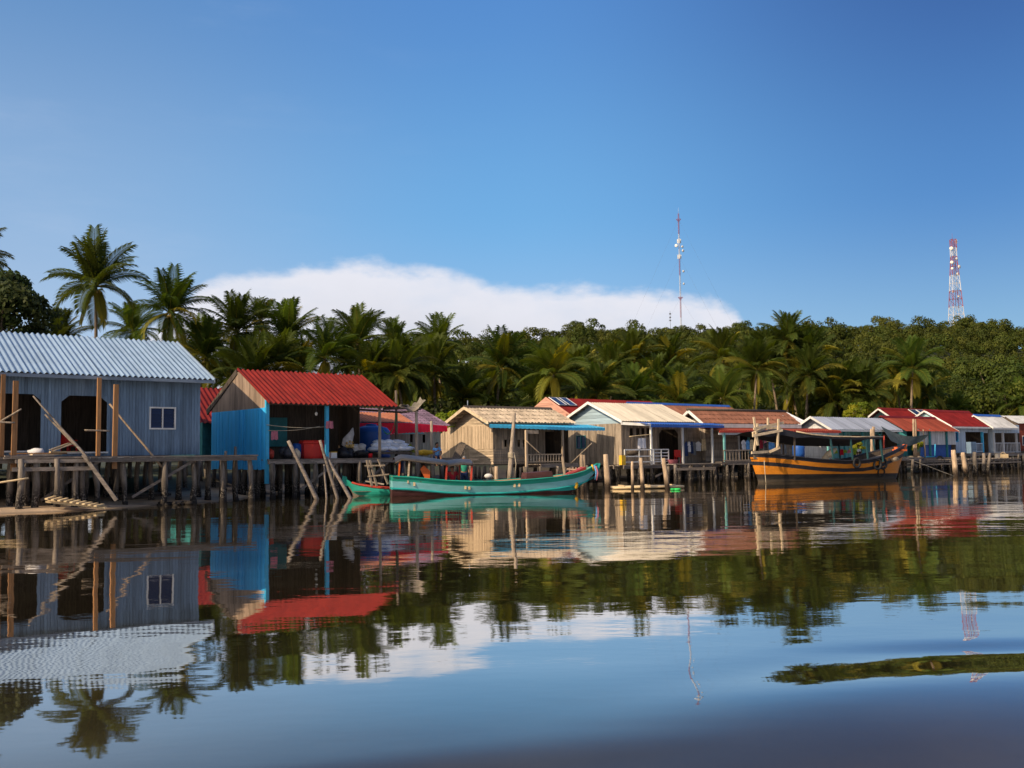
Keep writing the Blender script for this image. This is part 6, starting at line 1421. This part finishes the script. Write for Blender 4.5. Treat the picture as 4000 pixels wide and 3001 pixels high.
for row, (zo, us) in enumerate(((0, (1462, 1497, 1532, 1566, 1590)), (.17, (1470, 1503, 1540, 1572)), (.34, (1482, 1516, 1552)))):
    for u in us:
        q = onC(u, .9 + .12 * row); mb = MB(); mb.ball((0, 0, .12), (.34, .24, .13), 14, 9, noise=.06); mb.ball((.33, 0, .13), (.08, .10, .05), 8, 6); n_ += 1
        o = mb.build('white_sack', 'white_sack', None, q + Vector((0, 0, zo + .30)), (sk0.uniform(-.12, .12), sk0.uniform(-.1, .1), C.f.a + sk0.uniform(-.5, .5)))
        tag(o, ['white sack in the bottom layer of the pile in front of the blue tank', 'white sack in the middle layer of the pile in front of the blue tank', 'white sack in the top layer of the pile in front of the blue tank'][row], 'sack', 'white sacks piled layer ' + str(row))
q = onC(1525, .9); pl = MB().box((-1.0, -.35, .16), (1.05, .55, .28)); pl.bar((-.9, .1, 0), (-.9, .1, .16), .6, .12); pl.bar((.9, .1, 0), (.9, .1, .16), .6, .12); tag(pl.build('pallet', 'dark_wood', None, q, (0, 0, C.f.a)), 'dark wooden pallet carrying the white sacks', 'pallet')
xb, zb_ = C.f.front(1378, 1672, .9); mb = MB(); xc, zc = C.f.front(1356, 1740, .9); mb.tube([(xb, .9, zb_), (xb - .06, .9, zb_ - .25), (xc + .03, .9, zc + .25), (xc, .9, zc), (xc, .9, zc - .10)], [.03, .13, .24, .27, .12], 14)
nb_ = empty('bottle_bag', 'clear plastic bag of empty bottles hanging beside the second grey post', 'bag', C.f.O, C.f.a); mb.build('bag', 'clear_bag', nb_); m2 = MB()
for k in range(26): m2.ball((xc + sk0.uniform(-.19, .19), .9 - .18 + sk0.uniform(-.12, .02), zc + sk0.uniform(-.10, .17)), .055, 6, 5)
m2.build('bottles', 'bottle_mix', nb_)
def blob(name, label, q, r, m, cat, n=5, group=None):
    mb = MB()
    for k in range(n): mb.ball((sk0.uniform(-.5, .5) * r[0], sk0.uniform(-.4, .4) * r[1], r[2] * (.5 + sk0.uniform(-.1, .35))), (r[0] * sk0.uniform(.5, .7), r[1] * sk0.uniform(.5, .7), r[2] * sk0.uniform(.4, .55)), 10, 7, noise=.18)
    return tag(mb.build(name, m, None, q), label, cat, group)
blob('plastic_bag', 'white plastic bag lying on black bags beside the hanging bottle bag', onC(1400, .6) + Vector((0, 0, .22)), (.34, .28, .36), 'clear_bag', 'bag')
blob('black_bag', 'black rubbish bag on the deck under the hanging bottle bag', onC(1345, .7), (.45, .35, .42), 'black_bag', 'bag')
blob('black_bag', 'black rubbish bag under the white plastic bag', onC(1398, .55), (.5, .35, .3), 'black_bag', 'bag')
blob('grey_bag', 'grey crumpled bag in the shade left of the red tank', onC(1118, .6), (.34, .3, .42), 'grey_tarp', 'bag')
blob('brown_bundle', 'brown bundle on the deck by the left blue post', onC(1056, .5), (.2, .2, .4), 'red_paint', 'bundle')
q = onC(1300, .25); cb = empty('lidded_box', 'white box with a yellow lid on the deck right of the blue post', 'box', q, C.f.a); MB().box((-.15, -.12, 0), (.15, .12, .26)).build('body', 'white_paint', cb); MB().box((-.16, -.13, .26), (.16, .13, .30)).build('lid', 'yellow_paint', cb)
q = onC(1158, .35); mb = MB(); mb.lathe((0, 0, 0), [(0, 0), (.17, 0), (.19, .1), (.19, .28), (.12, .38), (.05, .42), (.05, .46), (0, .46)], 14, 0); tag(mb.build('jerry_can', 'pale_timber', None, q), 'pale yellow plastic can in front of the red tank', 'can')
q = onC(1162, 1.1); tag(MB().lathe((0, 0, 0), [(0, 0), (.26, 0), (.29, .3), (.28, .62), (.2, .7), (0, .7)], 16, 0).build('barrel', 'blue_plastic', None, q), 'blue plastic barrel in the shade behind the pale can', 'barrel')
q = onC(1447, .1); tag(MB().lathe((0, 0, 0), [(0, 0), (.08, 0), (.1, .2), (.09, .2), (0, .19)], 12, 0).build('bucket', 'red_cloth', None, q), 'small red and white pot on the deck before the sacks', 'pot')
hang('hanging_cloth', 'pink cloth hanging in the open front left of the red tank', C.f, 1073, 1684, 1718, .15, 26, 'pink_cloth')
hang('hanging_cloth', 'faded red cloth lump hanging at the blue post of the open house', C.f, 1288, 1645, 1674, -.12, 28, 'pink_cloth')
for (a, b, lab) in (((1042, 1660), (1272, 1668), 'upper washing line sagging across the open front of the red roofed house'), ((1048, 1682), (1250, 1666), 'lower washing line slanting across the open front of the red roofed house')):
    x0, z0 = C.f.front(*a, -.1); x1, z1 = C.f.front(*b, -.1); mb = MB().tube([(x0 + (x1 - x0) * i / 8, -.1, z0 + (z1 - z0) * i / 8 - .08 * math.sin(math.pi * i / 8)) for i in range(9)], .014, 5); tag(mb.build('washing_line', 'rope', None, C.f.O, (0, 0, C.f.a)), lab, 'line')
mb = MB(); x0, z0 = C.f.front(1480, 1632, .6); x1, z1 = C.f.front(1550, 1625, 1.2); zm = C.f.front(1512, 1696, .9)[1]; P = []
for i in range(15):
    t = i / 14; sag = 1 - (2 * t - 1) ** 2; cx, cy, cz = x0 + (x1 - x0) * t, .6 + .6 * t, z0 + (z1 - z0) * t + (zm - (z0 + z1) / 2) * sag; P.append([(cx + .05 * math.cos(a), cy + .12 * sag * math.cos(a), cz + .03 * math.sin(a)) for a in [k * math.pi / 4 for k in range(8)]])
mb.grid(P, 0, 0, True, True); tag(mb.build('hammock', 'green_rope', None, C.f.O, (0, 0, C.f.a)), 'green hammock slung between the posts under the pole frame', 'hammock')
x0, z0 = C.f.front(1235, 1617, .4); lm = empty('hanging_lamp', 'small white bulb hanging under the red roof edge', 'lamp', C.f.wor(x0, .4, z0)); MB().ball((0, 0, 0), (.07, .07, .09), 10, 8).build('bulb', 'white_paint', lm); MB().tube([(0, 0, .08), (0, 0, .5)], .012, 5).build('cord', 'wire', lm)
hang('hanging_cloth', 'dark blue cloth hanging from the left end of the boat canopy', G1.f, 1571, 1800, 1848, 1.7, 14, 'navy_cloth')
# red chair behind the grey doorway
q = A.f.wor(A.f.X(268, .9), .9, A.zf - .01); ch = empty('plastic_chair', 'red plastic chair just inside the right doorway of the grey house', 'chair', q, A.f.a + .4)
MB().box((-.22, -.22, .40), (.22, .22, .44)).build('seat', 'red_plastic', ch); mb = MB(); mb.grid([[(.24 * math.sin(a) * (1 if z < .7 else .8), .22 + .06 * math.cos(a) - .05, z) for a in xs_(-1.3, 1.3, 9)] for z in (.44, .6, .75, .85)]); mb.build('backrest', 'red_plastic', ch)
for sx_ in (-1, 1):
    for sy in (-1, 1): MB().bar((.19 * sx_, .19 * sy, .40), (.22 * sx_, .23 * sy, 0), .045).build('leg', 'red_plastic', ch)
    MB().bar((.24 * sx_, -.18, .62), (.24 * sx_, .2, .64), .05, .03).build('armrest', 'red_plastic', ch)
# laundry on the porches
for k, (u, m, w_px, v1, lab) in enumerate(((2682, 'navy_cloth', 14, 1782, 'dark blue shirt first in the row on the laundry porch'), (2693, 'white_cloth', 13, 1766, 'white striped shirt second in the row on the laundry porch'), (2704, 'navy_cloth', 12, 1772, 'near black shirt between two pale ones on the laundry porch'), (2714, 'grey_cloth', 12, 1778, 'grey shirt in the middle of the row on the laundry porch'), (2729, 'white_cloth', 20, 1762, 'bright white shirt, biggest of the row on the laundry porch'), (2750, 'bamboo', 18, 1760, 'yellow brown towel at the right end of the row on the laundry porch'))):
    hang('hanging_shirt' if k < 5 else 'hanging_towel', lab, FH.f, u, 1724 if k < 5 else 1714, v1, -.3, w_px, m, 'shirt' if k < 5 else 'towel', 'clothes drying on the laundry porch', k < 5)
hang('hanging_shirt', 'white trousers and shirt hung from a stick above the white railing', FH.f, 2508, 1712, 1752, -1.4, 32, 'white_cloth', 'cloth'); pole('drying_stick', 'pale stick slung under the porch roof carrying white laundry', FH.f.wor(FH.f.X(2460, -1.45), -1.45, FH.f.front(2460, 1706, -1.45)[1]), FH.f.wor(FH.f.X(2548, -1.45), -1.45, FH.f.front(2548, 1697, -1.45)[1]), .03, .025, 'bamboo', 'stick')
for k, (u, m, w_px, v1, lab) in enumerate(((2906, 'white_cloth', 16, 1758, 'white shirt first left on the porch behind the wooden gallows'), (2922, 'sky_cloth', 14, 1758, 'pale blue shirt beside the white one on the brown roofed porch'), (2938, 'bamboo', 16, 1756, 'tan towel on the brown roofed porch next to the blue shirt'), (2975, 'maroon_cloth', 14, 1752, 'wine red cloth behind the wooden gallows of the mustard boat'), (2990, 'pink_cloth', 10, 1748, 'pink cloth hanging right of the wine red one'), (3015, 'sky_cloth', 24, 1756, 'large blue grey cloth hanging under the red awning strip'), (3062, 'grey_cloth', 22, 1772, 'patterned grey cloth hanging low under the red awning strip'))):
    hang('hanging_shirt' if k < 2 else 'hanging_cloth', lab, H.f, u, 1718, v1, -1.5, w_px, m, 'shirt' if k < 2 else 'cloth', 'clothes drying on the brown roofed porch', k < 2)
q = FH.f.wor(FH.f.X(2628, -1.8), -1.8, FH.zf - .35); bs = FH.f.front(2628, 1812, -1.8)[1]; q.z = bs; tag(MB().lathe((0, 0, 0), [(0, 0), (.26, 0), (.33, .24), (.35, .25), (.31, .24), (.24, .03), (0, .03)], 18, 0).build('wash_basin', 'pink_cloth', None, q), 'pale pink wash basin at the edge of the laundry porch', 'basin')
MB().box((-.5, -.1, -.06), (.5, .5, -.002)).build('basin_shelf', 'deck_wood', None, q, (0, 0, FH.f.a)); tag(bpy.data.objects['basin_shelf'], 'small plank shelf under the pink wash basin', 'shelf')
blob('cloth_heap', 'dark heap of clothes and bags on the bench of the laundry porch', FH.f.wor(FH.f.X(2470, -1.1), -1.1, FH.zf + .55), (.55, .3, .3), 'dark_wood', 'clothes', 7)
q = FH.f.wor(FH.f.X(2430, -1.5), -1.5, FH.zf + .45); tag(MB().box((-.16, -.12, -.45), (.16, .12, .12)).build('yellow_crate', 'yellow_paint', None, q, (0, 0, FH.f.a)), 'yellow crate at the left end of the white porch railing', 'crate')
q = FH.f.wor(FH.f.X(2650, -.7), -.7, FH.zf); pc = empty('plastic_chair', 'red plastic chair beside the dark arched door of the laundry porch', 'chair', q, FH.f.a - .5)
MB().box((-.22, -.22, .40), (.22, .22, .44)).build('seat', 'red_plastic', pc); MB().box((-.22, .19, .44), (.22, .23, .85)).build('backrest', 'red_plastic', pc)
for sx_ in (-1, 1):
    for sy in (-1, 1): MB().bar((.19 * sx_, .19 * sy, .40), (.21 * sx_, .21 * sy, 0), .045).build('leg', 'red_plastic', pc)
# shade net, drums and boxes on the right
mb = MB(); P = []
for j in range(6):
    t = j / 5; a = at(3440 + 40 * t, 1664 + 58 * t, 74.5 - 1.0 * t); b = at(3632 - 20 * t, 1695 + 20 * t, 75.5 + .8 * t); P.append([a.lerp(b, i / 12) + Vector((0, 0, -.45 * math.sin(math.pi * i / 12))) for i in range(13)])
mb.grid(P); tag(mb.build('shade_net', 'shade_mesh', None), 'dark sagging shade net stretched between poles before the rust red roof', 'net')
def walk(u, dy=.8): x = W0.X(u, dy); return W0.O + W0.M @ Vector((x, dy, wz))
for u, m, lab in ((3590, 'blue_plastic', 'blue tub on the walkway below the climbing plant'), (3478, 'navy_cloth', 'dark blue drum in the shade behind the twin poles')):
    q = walk(u) if u > 3540 else at(u, 1788, 71); tag(MB().lathe((0, 0, 0), [(0, 0), (.32, 0), (.36, .35), (.36, .55 if u < 3500 else .36), (.3, .55 if u < 3500 else .36), (0, .5 if u < 3500 else .1)], 18, 0).build('plastic_drum', m, None, q), lab, 'drum')
q = at(3120, 1783, 66.2); tag(MB().lathe((0, 0, -.1), [(0, 0), (.36, 0), (.4, .3), (.4, .7), (.36, .82), (0, .82)], 18, 0).build('plastic_drum', 'blue_plastic', None, q), 'blue drum on the porch behind the stern of the mustard boat', 'drum')
q = walk(3918, .9); bk = empty('fish_basket', 'tan woven basket on the walkway end in front of the grey veranda', 'basket', q); MB().box((-.32, -.25, 0), (.32, .25, .32)).build('body', 'bamboo', bk); MB().tube([(-.3, 0, .32), (0, 0, .5), (.3, 0, .32)], .02, 5).build('handle', 'bamboo', bk)
q = walk(3895, .8); tag(MB().lathe((0, 0, 0), [(0, 0), (.2, 0), (.24, .38), (.25, .38), (0, .34)], 14, 0).build('bucket', 'white_paint', None, q), 'white bucket left of the tan basket on the walkway', 'bucket')
q = at(3795, 1768, 83.6); q.z = Lh.zf - .04; mb = MB(); mb.box((-.45, -.2, 0), (.45, .2, .95)); 
for k in range(5): mb.box((-.43, -.215, .08 + .18 * k), (.43, -.2, .20 + .18 * k))
tag(mb.build('crate_stack', 'grey_metal', None, q, (0, 0, R(39))), 'grey slatted cabinet standing before the blue veranda railing', 'cabinet')
blob('net_heap', 'pale heap of nets and rope lying at the left end of the long walkway', walk(3570, .5), (.9, .4, .25), 'net_mesh', 'net', 8)
mb = MB(); q = at(3645, 1785, 78.6); mb.tube([q + Vector((-.9, 0, 0)), q + Vector((.1, 0, 0)), q + Vector((.16, 0, .1)), q + Vector((.2, 0, 1.0))], .05, 8); tag(mb.build('blue_pipe', 'bright_blue', None), 'bright blue water pipe bending upright on the walkway', 'pipe')
for u, v, Y, lab in ((3578, 1826, 75.6, 'tyre hung low on the piles left under the long walkway'), (3672, 1802, 78.8, 'tyre hung on the walkway edge right of the low one')):
    q = at(u, v, Y); mb = MB(); P = []
    for i in range(19):
        a = 2 * math.pi * i / 18; P.append([q + Vector((math.cos(a) * (.3 + .08 * math.cos(b)), .08 * math.sin(b), math.sin(a) * (.36 + .08 * math.cos(b)))) for b in [2 * math.pi * k / 8 for k in range(8)]])
    mb.grid(P, 0, 0, True, True); tag(mb.build('tyre', 'rubber', None), lab, 'tyre', 'tyre fenders on the walkway')
pole('mooring_rope', 'thin mooring rope running from the mustard bow down to a post in the water', at(3540, 1790, 62.5), at(3732, 1862, 66), .018, .018, 'rope', 'rope')
# outboard engine and boards behind the teal boat
q = at(1908, 1870, 47.5); oe = empty('outboard_engine', 'small outboard engine with white cowl standing behind the teal boat', 'engine', q); MB().ball((0, 0, .12), (.20, .14, .12), 12, 8).build('cowl', 'white_paint', oe); MB().tube([(0, 0, .02), (.02, 0, -.35), (.05, 0, -.9)], [.13, .09, .05], 8).build('leg', 'black_paint', oe)
pole('leaning_board', 'dark wide board leaning on the lit gable of the beige house', at(1778, 1800, 53.5), at(1806, 1738, 54.2), .1, .1, 'dark_wood', 'board', flat=(.5, .06))
blob('yellow_pump', 'yellow machine with pipe on the side deck left of the boy', at(1660, 1778, 50), (.5, .2, .22), 'yellow_paint', 'pump', 6)
# aerial on the beige roof
x, z = E.f.front(1827, 1588, E.yr); MB().tube([(x, E.yr, z - .1), (x, E.yr, E.f.front(1826, 1565, E.yr)[1])], .03, 5).build('roof_aerial', 'grey_trim', None, E.f.O, (0, 0, E.f.a)); tag(bpy.data.objects['roof_aerial'], 'short aerial stub on the ridge of the beige house', 'aerial')
